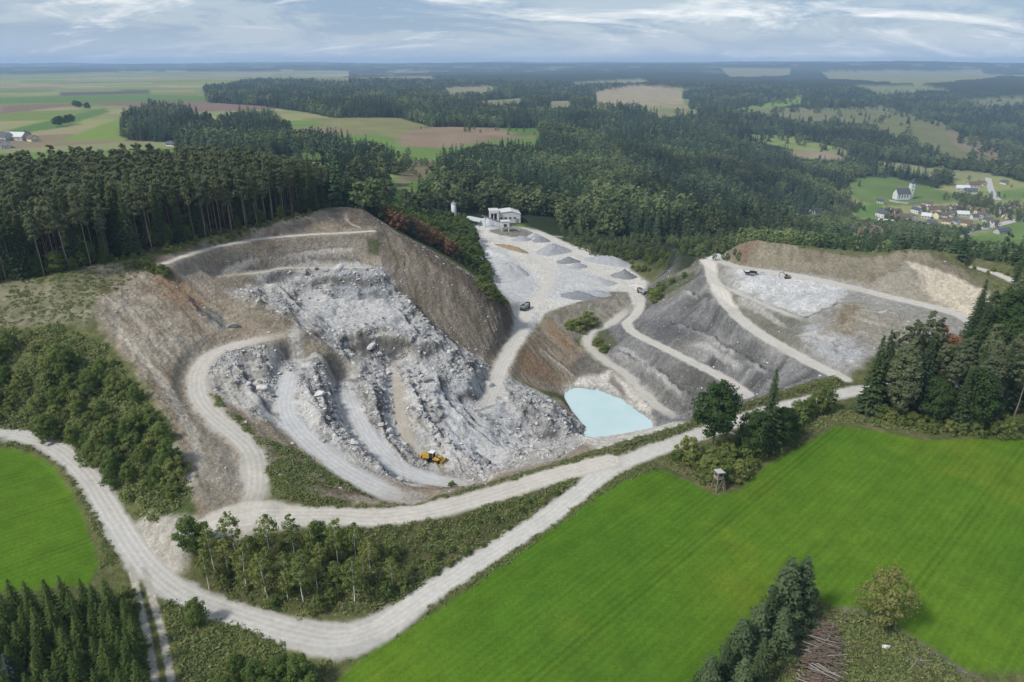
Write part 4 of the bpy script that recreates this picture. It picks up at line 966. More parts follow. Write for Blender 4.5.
def clumped(H, mat, bark, seed, crown_base, R, nclump, per, leaf, shape='ovoid', trunk_r=.014, lean=.04, forks=7, flat=.75):
    rg = np.random.default_rng(seed)
    g = Geo()
    lx, ly = rg.uniform(-lean, lean, 2) * H
    top = np.array([lx, ly, H * .93])
    mid = np.array([lx * .4, ly * .4, H * crown_base])
    g.tube([(0, 0, -.4), tuple(mid * [1, 1, .5]), tuple(mid), tuple(top)], [H * trunk_r, H * trunk_r * .8, H * trunk_r * .62, .03], 7)
    cs = []
    for i in range(nclump):
        f = (i + rg.uniform(0, 1)) / nclump
        if shape == 'pine': prof = math.sin(min(1, .25 + f * .9) * math.pi * .92) ** .7
        elif shape == 'oval': prof = math.sin((.12 + .86 * f) * math.pi) ** .75
        elif shape == 'cone': prof = max(1 - f, .03) ** .95
        elif shape == 'bush': prof = math.cos(f * 1.35) ** .6
        else: prof = math.sin((.18 + .78 * f) * math.pi) ** .6
        a = i * 2.399 + rg.uniform(-.5, .5); rr = R * prof * math.sqrt(rg.uniform(.06, 1.25))
        z = H * (crown_base + (1 - crown_base) * f * .93) + rg.normal(0, .03 * H)
        k = (z - mid[2]) / max(H - mid[2], .1)
        cs.append((np.array([lx * k + rr * math.cos(a), ly * k + rr * math.sin(a), z]), R * rg.uniform(.17, .44) * (.6 + .5 * prof)))
    for j in range(forks):
        c, r = cs[int((j + .5) * nclump / forks) % nclump]
        f = rg.uniform(.75, .95); z0 = max(mid[2] * .9, c[2] - r * 2.2)
        k = (z0 - mid[2]) / max(H - mid[2], .1)
        g.tube([(lx * max(k, 0), ly * max(k, 0), z0), tuple(c * [.55, .55, 1] + [0, 0, -.5 * r]), tuple(c)], [H * trunk_r * .38, H * trunk_r * .25, .02], 5)
    cen, nrm, size = [], [], []
    cc = np.array([lx * .6, ly * .6, H * (crown_base + (1 - crown_base) * .45)])
    for c, r in cs:
        d = rg.normal(size=(per, 3)); d /= np.linalg.norm(d, axis=1, keepdims=True)
        rad = r * np.where(rg.random(per) < .15, rg.uniform(1.0, 1.7, per), rg.uniform(.35, 1.08, per) ** .6)
        p = c + d * rad[:, None] * [1, 1, flat]
        o = p - cc; o /= np.maximum(np.linalg.norm(o, axis=1, keepdims=True), .1)
        cen.append(p); nrm.append(d * .8 + o * .5 + [0, 0, .35] + rg.normal(size=(per, 3)) * .35); size.append(leaf * rg.uniform(.6, 1.4, per))
    cr = leaves_mesh('crown', np.vstack(cen), np.vstack(nrm), np.concatenate(size), mat, rg, .7)
    return g.mesh('trunk', bark), cr

TREES = dict(
    spruce=[spruce(20, 3.3, LEAF['spruce'], s, 44, .06, .42, 11) for s in (1, 2, 3)],
    young_spruce=[spruce(10, 2.3, LEAF['young'], s, 32, .04, .26, 10) for s in (4, 5, 6)],
    fir=[clumped(10, LEAF['fir'], BARK['grey'], s, .06, 2.5, 80, 60, .19, 'cone', .012, .03, 6) for s in (71, 72, 73)],
    blue_spruce=[spruce(10, 2.5, LEAF['blue'], 7, 26, .04, .34, 8)],
    pine=[clumped(22, LEAF['pine'], BARK['pine'], s, .54, 2.2, 40, 72, .27, 'pine', .0078, .03, 9, .6) for s in (11, 12, 13, 14)],
    pine_full=[clumped(20, LEAF['pine'], BARK['pine'], s, .22, 3.1, 84, 100, .25, 'oval', .010, .03, 9) for s in (15, 16)],
    broad=[clumped(16, LEAF['dark'], BARK['grey'], s, .28, 4.4, 56, 130, .28, 'ovoid', .013, .04, 9) for s in (21, 22)],
    tall_broad=[clumped(17, LEAF['dark'], BARK['grey'], 27, .36, 3.7, 60, 120, .27, 'oval', .012, .02, 9)],
    leafy=[clumped(9, LEAF['broad'], BARK['grey'], s, .16, 2.8, 40, 110, .20, 'ovoid', .013, .05, 8) for s in (23, 24, 25)],
    birch=[clumped(10, LEAF['birch'], BARK['birch'], s, .38, 1.8, 30, 40, .18, 'oval', .0115, .06, 8) for s in (31, 32, 33)],
    gold=[clumped(10, LEAF['gold'], BARK['grey'], 41, .16, 3.1, 46, 62, .19, 'ovoid', .014, .03, 10)],
    shrub=[clumped(4, LEAF['shrub'], BARK['grey'], s, .06, 2.1, 30, 85, .17, 'bush', .012, .05, 6) for s in (51, 52, 53, 54)],
    plantation=[clumped(6, LEAF['young'], BARK['grey'], s, .08, 1.7, 18, 60, .26, 'oval', .012, .03, 4) for s in (61, 62, 63)],
    russet=[clumped(5, LEAF['russet'], BARK['grey'], s, .08, 1.3, 14, 50, .24, 'oval', .012, .03, 4) for s in (64, 65)],
)
TREE_H = dict(tall_broad=17, fir=10, spruce=20, young_spruce=10, blue_spruce=10, pine=22, pine_full=20, broad=16, leafy=9, birch=10, gold=10, shrub=4, plantation=6, russet=5)
TREE_NAME = dict(tall_broad='broadleaf_tree', fir='conifer_tree', spruce='spruce_tree', young_spruce='young_spruce_tree', blue_spruce='blue_spruce_tree', pine='pine_tree', pine_full='pine_tree', broad='broadleaf_tree', leafy='leafy_tree', birch='birch_tree', gold='broadleaf_tree', shrub='shrub', plantation='young_tree', russet='russet_young_tree')
def tree(kind, x, y, h, label, group=None, wide=1.0, cat=None, vi=None):
    var = TREES[kind]; tr, cr = var[rng.integers(len(var)) if vi is None else vi]
    s = h / TREE_H[kind]
    e = empty(TREE_NAME[kind], (x, y, float(hgt(x, y)) - .05), rng.uniform(0, 6.28), label, cat or ('shrub' if kind == 'shrub' else 'tree'), group)
    sx = s * wide * rng.uniform(.92, 1.08)
    e.scale = (sx, sx, s)
    link('trunk', tr, e); link('crown', cr, e)
    return e
def darts(poly, spacing, n_max=10000, seed=1, keep=None, tries=30000):
    """points at least spacing apart inside an outline"""
    rg = np.random.default_rng(seed); poly = np.asarray(poly)[:, :2]
    lo, hi = poly.min(0), poly.max(0)
    p = lo + (hi - lo) * rg.random((tries, 2))
    p = p[inside(poly, p[:, 0], p[:, 1])]
    grid = {}; out = []
    for x, y in p:
        sp = spacing if keep is None else spacing * keep(x, y)
        if sp <= 0: continue
        k = (int(x // spacing), int(y // spacing)); ok = True
        R = 2 if keep is not None else 1
        for i in range(-R, R + 1):
            for j in range(-R, R + 1):
                for q in grid.get((k[0] + i, k[1] + j), ()):
                    if (q[0] - x) ** 2 + (q[1] - y) ** 2 < sp * sp: ok = False; break
                if not ok: break
            if not ok: break
        if ok:
            grid.setdefault(k, []).append((x, y)); out.append((x, y))
            if len(out) >= n_max: break
    return np.array(out).reshape(-1, 2)

# ------------------------------------------------------------------ scattering of what nobody could count
def proto_collection(name, meshes):
    c = bpy.data.collections.new(name)
    for i, me in enumerate(meshes):
        o = bpy.data.objects.new(f'{name}_{i:02d}', me); c.objects.link(o)
    return c
def scatter(name, label, coll, pts, rot, scl, idx, tilt=None, **props):
    n = len(pts)
    me = bpy.data.meshes.new(name)
    me.vertices.add(n); me.vertices.foreach_set('co', np.asarray(pts, np.float32).ravel())
    def attr(nm, typ, data, key):
        a = me.attributes.new(nm, typ, 'POINT'); a.data.foreach_set(key, np.ascontiguousarray(data).ravel())
    R3 = np.zeros((n, 3), np.float32); R3[:, 2] = rot
    if tilt is not None: R3[:, :2] = tilt
    attr('turn', 'FLOAT_VECTOR', R3, 'vector'); attr('size', 'FLOAT_VECTOR', np.asarray(scl, np.float32), 'vector'); attr('which', 'INT', np.asarray(idx, np.int32), 'value')
    o = link(name, me, kind='stuff', label=label, **props)
    ng = bpy.data.node_groups.new(name + '_scatter', 'GeometryNodeTree')
    ng.interface.new_socket('Geometry', in_out='INPUT', socket_type='NodeSocketGeometry'); ng.interface.new_socket('Geometry', in_out='OUTPUT', socket_type='NodeSocketGeometry')
    N = ng.nodes.new; L = ng.links.new
    gi = N('NodeGroupInput'); go = N('NodeGroupOutput')
    ci = N('GeometryNodeCollectionInfo'); ci.inputs['Collection'].default_value = coll; ci.inputs['Separate Children'].default_value = True; ci.inputs['Reset Children'].default_value = True
    ip = N('GeometryNodeInstanceOnPoints'); ip.inputs['Pick Instance'].default_value = True
    def na(nm, typ):
        a = N('GeometryNodeInputNamedAttribute'); a.data_type = typ; a.inputs['Name'].default_value = nm
        return [s for s in a.outputs if s.enabled][0]
    L(gi.outputs[0], ip.inputs['Points']); L(ci.outputs[0], ip.inputs['Instance'])
    L(na('which', 'INT'), ip.inputs['Instance Index']); L(na('size', 'FLOAT_VECTOR'), ip.inputs['Scale'])
    er = N('FunctionNodeEulerToRotation'); L(na('turn', 'FLOAT_VECTOR'), er.inputs[0]); L(er.outputs[0], ip.inputs['Rotation'])
    L(ip.outputs[0], go.inputs[0])
    md = o.modifiers.new('scatter', 'NODES'); md.node_group = ng
    return o
def joined(name, tr, cr):
    """trunk and crown as one mesh, for woods seen as a mass"""
    bm = bmesh.new(); bm.from_mesh(tr); nt_ = len(bm.faces); bm.from_mesh(cr)
    bm.faces.ensure_lookup_table()
    for i, f in enumerate(bm.faces): f.material_index = 0 if i < nt_ else 1
    me = bpy.data.meshes.new(name); bm.to_mesh(me); bm.free()
    me.materials.append(tr.materials[0]); me.materials.append(cr.materials[0])
    return me
WOODMATS = dict(s=leaf_mat('wood_spruce', (.042, .084, .050), (.110, .160, .080), .4, .5, .38), b=leaf_mat('wood_leaves', (.090, .145, .062), (.225, .250, .110), .45, .5, .38), p=leaf_mat('wood_pine', (.072, .112, .066), (.150, .185, .100), .4, .5, .38))
far_meshes = []
for s in (101, 102, 103): far_meshes.append(joined('far_spruce', *spruce(20, 3.4, WOODMATS['s'], s, 13, .06, 1.15, 3)))
for s in (104, 105, 106): far_meshes.append(joined('far_broad', *clumped(17, WOODMATS['b'], BARK['grey'], s, .12, 4.4, 20, 14, 1.0, 'ovoid', .012, .04, 3)))
for s in (107, 108): far_meshes.append(joined('far_pine', *clumped(20, WOODMATS['p'], BARK['pine'], s, .42, 3.0, 14, 14, .85, 'pine', .011, .03, 3)))
FAR_COLL = proto_collection('distant_tree', far_meshes)
PINE_COLL = proto_collection('wood_pine', [joined('wood_pine', *t) for t in TREES['pine']])

# ------------------------------------------------------------------ pine wood on the left
front = catmull(WP(PINE_FRONT), 5)
def front_dist(x, y):
    d = np.hypot(front[:, 0] - x, front[:, 1] - y)
    return d.min()
SKYX, SKYY = [-200, 0, 130, 250, 300, 340, 372, 420], [143, 143, 143, 149, 160, 174, 188, 196]
def in_picture(x, y, z):
    d_ = y * CT - (z - CAM_H) * ST; u_ = y * ST + (z - CAM_H) * CT
    return 512 + F_PX * x / d_, 341 - F_PX * u_ / d_
def fit_height(x, y, h):
    """trees of the wood get shorter where its surveyed skyline drops"""
    z0 = float(hgt(x, y))
    while h > 6 and (lambda a, b: b < np.interp(a, SKYX, SKYY) - 2.5)(*in_picture(x, y, z0 + h)): h *= .93
    return h
pts = darts(PINE_POLY, 3.3, 5000, 3, tries=60000)
fd = np.array([front_dist(*p) for p in pts])
ang = np.arctan2(pts[:, 0], pts[:, 1])
vis = (ang > -.70)
order = np.argsort(fd + np.where(vis, 0, 1000))
first, rest = order[:240], order[240:]
for i in first:
    x, y = pts[i]
    tree('pine' if rng.random() < .86 else 'spruce', x, y, fit_height(x, y, rng.uniform(16, 23)), 'tall slender conifer in the front rows of the dark wood above the quarry', 'conifers at the edge of the wood above the quarry', .92)
# two kinds share that edge; relabel the spruces so the words stay true of each
for o in COL.objects:
    if o.get('group') == 'conifers at the edge of the wood above the quarry':
        if o.name.startswith('spruce'): o['label'] = 'dark pointed spruce among the bare pine trunks at the wood edge above the quarry'; o['group'] = 'spruces at the edge of the wood above the quarry'
        else: o['label'] = 'tall pine with a bare pale trunk at the wood edge above the quarry'; o['group'] = 'pines at the edge of the wood above the quarry'
rp = pts[rest]
rh = np.array([fit_height(x, y, h) for (x, y), h in zip(rp, rng.uniform(15.5, 23, len(rp)))]); ok_ = rh > 9; rp, rh = rp[ok_], rh[ok_]
scatter('forest', 'dense pine wood stretching back behind the quarry rim', PINE_COLL, np.c_[rp, hgt(rp[:, 0], rp[:, 1])], rng.uniform(0, 6.28, len(rp)), np.repeat((rh / 22)[:, None], 3, 1), rng.integers(0, 4, len(rp)), category='forest')

# ------------------------------------------------------------------ distant woods
kk = 0.0062
uu = np.arange(math.log(285), math.log(3600), kk); vv = np.arange(-.80, .80, kk)
PU, PV = np.meshgrid(uu, vv, indexing='ij'); PU = (PU + rng.uniform(-.5, .5, PU.shape) * kk).ravel(); PV = (PV + rng.uniform(-.5, .5, PV.shape) * kk).ravel()
pr = np.exp(PU); px_, py_ = pr * np.sin(PV), pr * np.cos(PV)
fm = sample(FOREST, px_, py_)
gap = sstep(-.34, -.20, fbm(px_, py_, 60.0, 3, 203))
keep = rng.random(len(pr)) < np.clip((pr * kk / 5.2) ** 2, 0, 1) * np.clip(fm * 1.4, 0, 1) ** 1.5 * (.2 + .8 * gap)
inp = inside(PINE_POLY, px_, py_) | inside(PLANT_POLY, px_, py_)
keep &= ~inp & (fm > .25)
keep |= (fm <= .25) & (pr > 1100) & (rng.random(len(pr)) < .16) & (PV > .25) & ~inp
# loose trees and hedges out in the fields and through the village
kind_n = fbm(px_, py_, 130.0, 4, 201)
VILLAGE = WP([(720, 224), (760, 214), (850, 204), (880, 200), (990, 196), (1024, 200), (1060, 215), (1024, 238), (960, 242), (900, 234), (850, 232), (760, 232)])
vill = inside(VILLAGE, px_, py_) & (sample(np.minimum(COLR[:, 1] * 6, 1), px_, py_) < 2)
loose = (rng.random(len(pr)) < np.where(vill, 1.0, 0.0) * np.clip((pr * kk / 6) ** 2, 0, 1) * (kind_n > -.2))
hedge = (~vill) & (fm < .1) & (pr > 420) & (pr < 2600) & (np.abs(fbm(px_, py_, 260.0, 2, 205)) < .012) & (rng.random(len(pr)) < .35) & (PV > -.2)
sel_ = keep | ((loose | hedge) & ~inp)
HT = np.where(keep, 15.0, 9.0)
tx, ty = in_picture(px_, py_, hgt(px_, py_) + HT)
in_f = np.zeros(len(pr), bool)
for k, pl in FOREST_POLYS.items(): in_f |= inside(np.array(pl, float), tx, ty)
in_rw = inside(RIDGE_WOOD, px_, py_)
clear = np.zeros(len(pr), bool)
for pl, c in FIELD_POLYS: clear |= inside(np.array(pl, float), tx, ty)
clear |= inside(np.array([(440, 190), (556, 194), (580, 235), (640, 255), (640, 262), (470, 240)], float), tx, ty) | inside(np.array([(870, 170), (935, 170), (940, 206), (870, 206)], float), tx, ty)
bx_, by_ = in_picture(px_, py_, hgt(px_, py_))
clear_base = inside(np.array([(530, 222), (600, 235), (660, 242), (735, 232), (740, 262), (690, 280), (640, 280), (600, 262)], float), bx_, by_)
rw_line = np.interp(tx, [600, 650, 700, 740, 800, 860, 900, 960, 1024, 1200], [232, 232, 227, 224, 225, 229, 230, 233, 238, 245])
_, ty11 = in_picture(px_, py_, hgt(px_, py_) + 10.5)
in_rw &= ty11 > rw_line - 2 + 5 * kind_n
scrub = inside(np.array([(735, 104), (820, 104), (880, 104), (940, 120), (1005, 160), (985, 168), (930, 150), (860, 126), (780, 120)], float), tx, ty) | inside(np.array([(395, 158), (445, 158), (435, 180), (398, 192)], float), tx, ty)
clear &= ~(scrub & (rng.random(len(pr)) < .35 * (kind_n > -.02)))
low_wood = clear_base & (by_ < 262) & (rng.random(len(pr)) < .5) & (pr < 700) & ((pr * kk / 3.2) ** 2 > rng.random(len(pr))) & ~inp & (np.abs(by_ - np.interp(bx_, [545, 580, 620, 660, 690], [236, 238, 243, 247, 252])) > 2.2) & (bx_ > 560)
sel_ &= ~clear_base
sel_ &= ((in_f | (pr > 1500)) & ~(clear & (pr < 2600))) | in_rw | (loose & ~clear) | (hedge & ~clear)
sel_ |= low_wood
PXY = np.c_[px_, py_][sel_]; prs = pr[sel_]; lo = (loose | hedge)[sel_]
grow = np.clip(prs * kk / 6.5, 1, 1.7)
lw = low_wood[sel_]
zf = hgt(PXY[:, 0], PXY[:, 1]) - np.where(prs > 2600, np.clip((prs - 2600) / 800, 0, 1) * 12, 0)
kn = kind_n[sel_] + rng.normal(0, .09, len(prs))
east_leafy = (PXY[:, 0] > 60) & (prs < 950)
idx = np.where(kn + .14 * east_leafy > .10, rng.integers(3, 6, len(prs)), np.where(kn > -.26, rng.integers(0, 3, len(prs)), rng.integers(6, 8, len(prs))))
idx = np.where(lo | (lw & (rng.random(len(prs)) < .75)), rng.integers(3, 6, len(prs)), idx)
hs = rng.uniform(.42, 1.08, len(prs)) * np.where(lo, .55, 1.0) * np.where(inside(RIDGE_WOOD, PXY[:, 0], PXY[:, 1]), .62, 1.0)
hs = np.where(lw, rng.uniform(.16, .36, len(prs)), hs)
scl = np.c_[hs * grow, hs * grow, hs * np.clip(grow, 1, 1.25)]
ridge_m = inside(RIDGE_WOOD, PXY[:, 0], PXY[:, 1])
for nm, lb, mk in (('forest', 'strip of wood along the foot of the spoil ridge, before the village', ridge_m & ~lo), ('forest', 'mixed woodland covering the hills and valley sides far behind the quarry', ~ridge_m & ~lo), ('trees_in_the_fields', 'scattered leafy trees between village houses and along far field edges', lo)):
    scatter(nm, lb, FAR_COLL, np.c_[PXY, zf][mk], rng.uniform(0, 6.28, mk.sum()), scl[mk], idx[mk], category='forest' if nm == 'forest' else 'trees')
print('far trees', len(prs))

# ------------------------------------------------------------------ young plantation along the rim
edge = catmull(WP(PLANT_FRONT), 6)
pp = darts(PLANT_POLY, 3.0, 1500, 5, tries=30000)
pd = np.array([np.hypot(edge[:, 0] - x, edge[:, 1] - y).min() for x, y in pp])
o_ = np.argsort(pd)
for j, i in enumerate(o_[:270]):
    x, y = pp[i]
    ax = x / y
    if -.25 < ax < -.085 and 1.0 < pd[i] < 8: tree('russet', x, y, rng.uniform(7, 9.5), 'rust brown young tree in the reddish strip at the plantation edge', 'rust brown young trees along the rim')
    else: tree('plantation', x, y, rng.uniform(4, 7.0) * (1.0 if pd[i] > 8 else .42), 'fresh green young tree in the dense plantation along the quarry rim', 'young trees in the plantation along the rim', 1.15)
rp = pp[o_[270:]]
PLANT_COLL = proto_collection('plantation_tree', [joined('plantation_tree', *t) for t in TREES['plantation']])
scatter('plantation_wood', 'rear of the young plantation sloping down toward the works yard', PLANT_COLL, np.c_[rp, hgt(rp[:, 0], rp[:, 1])], rng.uniform(0, 6.28, len(rp)), np.c_[rng.uniform(1.1, 1.6, len(rp)), rng.uniform(1.1, 1.6, len(rp)), rng.uniform(1.0, 1.7, len(rp))], rng.integers(0, 3, len(rp)), category='forest')

# ------------------------------------------------------------------ trees of the foreground
RC = WP([(862, 411), (900, 424), (945, 432), (1000, 430), (1080, 426), (1120, 395), (1024, 392), (930, 394), (866, 398)])
for x, y in darts(RC, 3.4, 40, 8):
    k = rng.choice(['spruce', 'spruce', 'pine', 'pine_full', 'broad'])
    tree(k, x, y, rng.uniform(15, 21) if k != 'broad' else rng.uniform(10, 15), {'spruce': 'dark spruce in the clump at the field corner', 'pine': 'bare trunked pine in the clump at the field corner', 'pine_full': 'full crowned pine in the clump at the field corner', 'broad': 'rounded leafy tree in the clump at the field corner'}[k],
         {'spruce': 'spruces in the field corner clump', 'pine': 'bare trunked pines in the field corner clump', 'pine_full': 'full pines in the field corner clump', 'broad': 'leafy trees in the field corner clump'}[k])
RB = WP([(955, 356), (975, 335), (1000, 322), (1060, 318), (1130, 330), (1130, 368), (1000, 376), (955, 374)])
for x, y in darts(RB, 4.0, 30, 9):
    k = rng.choice(['spruce', 'broad', 'pine_full'])
    tree(k, x, y, rng.uniform(14, 20), {'spruce': 'spruce behind the roadside clump below the sandy cone', 'broad': 'leafy tree behind the roadside clump below the sandy cone', 'pine_full': 'pine behind the roadside clump below the sandy cone'}[k], {'spruce': 'spruces below the sandy cone', 'broad': 'leafy trees below the sandy cone', 'pine_full': 'pines below the sandy cone'}[k])
for (a, b, h) in ((893, 398, 19), (902, 400, 21), (912, 396, 22), (922, 397, 21), (880, 402, 18)):
    x, y = W(a, b); tree('pine', x, y, h, 'thin bare stemmed pine at the inner edge of the field corner clump', 'thin pines in the field corner clump', .8)
x, y = W(930, 392); e = tree('russet', x, y, 17, 'dead rust brown conifer rising in the clump right of the quarry'); e.name = 'dead_conifer'
for x, y in darts(WP([(868, 415), (900, 428), (960, 436), (1060, 434), (1060, 428), (960, 428), (900, 420)]), 2.2, 26, 11):
    tree('shrub', x, y, rng.uniform(2.0, 4.2), 'low bush at the foot of the clump by the field corner', 'bushes at the foot of the field corner clump')
# knot of bushes by the hunting stand
x, y = W(712, 455); tree('tall_broad', x, y, 17.5, 'tall round headed leafy tree beside the hunting stand')
x, y = W(764, 452); tree('spruce', x, y, 20, 'single tall spruce between the bushes beside the pit road', None, .95, vi=1)
for (a, b, h) in ((752, 457, 11), (776, 448, 10), (786, 440, 8)): x, y = W(a, b); tree('broad', x, y, h, 'dark leafy tree crowding the foot of the single tall spruce', 'leafy trees round the single spruce')
KN = WP([(672, 463), (690, 452), (715, 462), (745, 448), (775, 430), (800, 418), (798, 434), (768, 458), (735, 480), (716, 482), (700, 472)])
for x, y in darts(KN, 2.3, 34, 12):
    tree('shrub', x, y, rng.uniform(2.2, 5.0), 'green bush in the knot of scrub around the hunting stand', 'bushes around the hunting stand')
for (a, b, h) in ((806, 418, 5), (815, 414, 6), (825, 412, 7), (796, 420, 5)): x, y = W(a, b); tree('leafy', x, y, h, 'small leafy tree at the thin end of the roadside scrub', 'small leafy trees beside the pit road')
# spruces, bottom left
SPL = WP([(-70, 628), (0, 622), (55, 618), (105, 610), (132, 628), (143, 660), (150, 690), (150, 780), (-90, 780)])
for x, y in darts(SPL, 2.15, 110, 13):
    tree('young_spruce', x, y, rng.uniform(5.5, 9.5), 'young spruce in the dense stand below the small field', 'young spruces below the small field')
x, y = W(16, 690); tree('blue_spruce', x, y, 7, 'pale bluish spruce among the dark young spruces')
for x, y in darts(WP([(105, 606), (128, 600), (140, 640), (148, 690), (130, 690), (120, 640)]), 2.0, 12, 14): tree('shrub', x, y, rng.uniform(1.6, 3), 'bush along the edge of the young spruce stand by the wheel tracks', 'bushes by the wheel tracks')
# birches between the two roads
BI = WP([(200, 572), (235, 552), (300, 553), (350, 560), (396, 575), (392, 598), (330, 610), (255, 603), (210, 592)])
for x, y in darts(BI, 2.7, 24, 15): tree('birch', x, y, rng.uniform(6.0, 9.5), 'slim birch in the grove between the two gravel roads', 'birches between the gravel roads')
for x, y in darts(WP([(185, 560), (230, 543), (300, 545), (400, 552), (420, 570), (395, 600), (320, 612), (230, 600)]), 2.4, 28, 16): tree('shrub', x, y, rng.uniform(1.4, 3.6), 'bush in the thicket under the birches between the gravel roads', 'bushes under the birches')
for x, y in darts(WP([(400, 545), (470, 528), (540, 497), (560, 492), (500, 536), (430, 578)]), 2.6, 24, 17): tree('shrub', x, y, rng.uniform(.8, 1.7), 'low scrubby bush on the strip where the gravel roads converge', 'low bushes between the converging roads')
for (a, b, h) in ((193, 556, 6.5), (205, 552, 5), (320, 549, 6), (345, 552, 5)): x, y = W(a, b); tree('leafy', x, y, h, 'leafy tree at the top edge of the birch grove beside the haul road', 'leafy trees beside the haul road')
x, y = W(197, 624); tree('leafy', x, y, 5, 'lone leafy tree on the near verge of the road bend')
for (a, b, h) in ((238, 678, 4.5), (258, 690, 5.5), (283, 684, 5.6), (300, 690, 6), (312, 700, 4.5), (225, 700, 4.5), (270, 705, 5)): x, y = W(a, b); tree('leafy', x, y, h, 'leafy tree in the thicket on the near side of the road bend', 'leafy trees inside the road bend')
# scrub on the left bank
SB = WP([(-70, 350), (0, 345), (60, 345), (105, 355), (140, 395), (172, 450), (184, 490), (160, 515), (135, 508), (110, 478), (80, 446), (0, 424), (-70, 420)])
sb = darts(SB, 2.5, 260, 18, tries=20000)
for x, y in sb:
    hgt_f = sstep(24, 4, float(hgt(x, y)))
    if rng.random() < .30 * hgt_f: tree('leafy', x, y, rng.uniform(4.5, 7), 'leafy tree standing in the scrub on the bank left of the quarry', 'leafy trees on the left bank')
    elif rng.random() < .12 + .62 * hgt_f: tree('shrub', x, y, rng.uniform(1.4, 3.4) * (.7 + .6 * float(hgt_f)), 'bush on the overgrown bank left of the quarry', 'bushes on the left bank')
for (a, b, h) in ((142, 268, 2.6), (148, 271, 3), (156, 272, 2.2), (163, 276, 3), (168, 278, 2.6), (135, 266, 2)): x, y = W(a, b); tree('shrub', x, y, h, 'dark bush on the shoulder above the tan cut face', 'bushes above the tan cut face')
for x, y in darts(WP([(100, 262), (200, 239), (310, 213), (310, 216), (200, 243), (100, 267)]), 2.2, 40, 19): tree('shrub', x, y, rng.uniform(.8, 1.8), 'low bush along the foot of the pine wood edge', 'low bushes along the pine wood')
fr2 = catmull(WP(PINE_FRONT), 8); tin = np.array([-.25, .97])
for k in range(48):
    p = fr2[rng.integers(8, len(fr2) - 6)] + tin * rng.uniform(1.0, 7.0) + rng.normal(0, .8, 2)
    if rng.random() < .6: tree('leafy', p[0], p[1], rng.uniform(3, 6.5), 'low leafy tree under the pines at the wood edge above the quarry', 'low leafy trees under the pine edge')
    else: tree('young_spruce', p[0], p[1], rng.uniform(3.5, 7.5), 'low spruce under the pines at the wood edge above the quarry', 'low spruces under the pine edge')
# bottom right
for (a, b, h, k) in ((797, 618, 10.5, 'fir'), (781, 626, 11.5, 'fir'), (765, 640, 9.5, 'spruce'), (752, 655, 9, 'fir'), (738, 668, 8.5, 'fir'), (722, 684, 8, 'spruce'), (706, 700, 7.5, 'fir'), (776, 655, 8, 'fir'), (757, 684, 8, 'spruce'), (738, 705, 8, 'fir')):
    x, y = W(a, b); tree(k, x, y, h * 1.12, 'bluish green conifer in the row beside the brushwood heap' if k == 'fir' else 'dark spruce in the row of conifers beside the brushwood heap', 'conifers beside the brushwood heap' if k == 'fir' else 'spruces beside the brushwood heap', 1.12)
x, y = W(878, 626); tree('gold', x, y, 11, 'yellowing round leafy tree alone at the field edge beside the brushwood heap')
# bushes inside the workings
for (a, b, h, w) in ((578, 330, 5, 1.3), (588, 326, 6, 1.3), (570, 328, 3.5, 1.2)): x, y = W(a, b); tree('shrub', x, y, h, 'dark bush on the yard bank above the pond road', 'bushes on the yard bank', w)
for (a, b, h) in ((655, 302, 6), (660, 292, 5), (652, 296, 5), (672, 284, 3), (684, 277, 2.5)): x, y = W(a, b); tree('shrub', x, y, h, 'bush beside the bend of the yard road under the spoil slope', 'bushes under the spoil slope')
for (a, b, h) in ((486, 292, 4), (492, 298, 4), (498, 300, 3), (482, 286, 4), (504, 306, 2.5)): x, y = W(a, b); tree('shrub', x, y, h, 'bush on the end of the brown bank above the yard', 'bushes on the end of the brown bank', 1.3)
for (a, b, h) in ((598, 344, 3.2), (604, 350, 3)): x, y = W(a, b); tree('shrub', x, y, h, 'bush at the inner bend of the pond road', 'bushes at the pond road bend', 1.2)
x, y = W(463, 241); tree('gold', x, y, 6, 'small yellow green tree at the yard edge below the low shed', None, .9)
x, y = W(452, 487); tree('shrub', x, y, 1.6, 'single small bush on the pit edge right of the wheel loader')
for x, y in darts(WP([(965, 262), (1020, 262), (1060, 285), (1040, 305), (1000, 292)]), 2.6, 30, 20): tree('shrub', x, y, rng.uniform(1, 2.6), 'bush on the overgrown mound at the far right of the quarry', 'bushes on the overgrown mound')
for x, y in darts(WP([(575, 244), (640, 246), (690, 253), (664, 268), (648, 278), (620, 262)]), 3.0, 40, 21): tree('shrub', x, y, rng.uniform(1.5, 4), 'bush on the green bank between yard and forest track', 'bushes behind the yard')

# ------------------------------------------------------------------ pond
def water_mat():
    m, nt, b = new_mat('milky_water'); g = NT_(nt)
    geo = g.n('ShaderNodeNewGeometry')
    b.inputs['Base Color'].default_value = (.40, .66, .66, 1)
    col = g.mix(g.rng(g.noise(geo.outputs['Position'], .08, 3, .5), .35, .7, 0, 1, True), (.42, .545, .535), (.48, .585, .575))
    g.l(col, b.inputs['Base Color'])
    b.inputs['Roughness'].default_value = .12; b.inputs['Specular IOR Level'].default_value = .5
    bp = g.n('ShaderNodeBump'); bp.inputs['Strength'].default_value = .05; bp.inputs['Distance'].default_value = .05
    g.l(g.noise(geo.outputs['Position'], 2.0, 3, .6), bp.inputs['Height']); g.l(bp.outputs[0], b.inputs['Normal'])
    return m
shore = np.array([P(a, b, -24)[:2] for a, b in [(562, 392), (575, 388), (598, 392), (620, 399), (636, 412), (650, 421), (652, 431), (635, 441), (604, 446), (580, 440), (586, 428), (572, 412)]])
sc_ = catmull(np.vstack([shore, shore[:1]]), 5)[:-1]
cen_ = sc_.mean(0); sc_ = cen_ + (sc_ - cen_) * 1.2
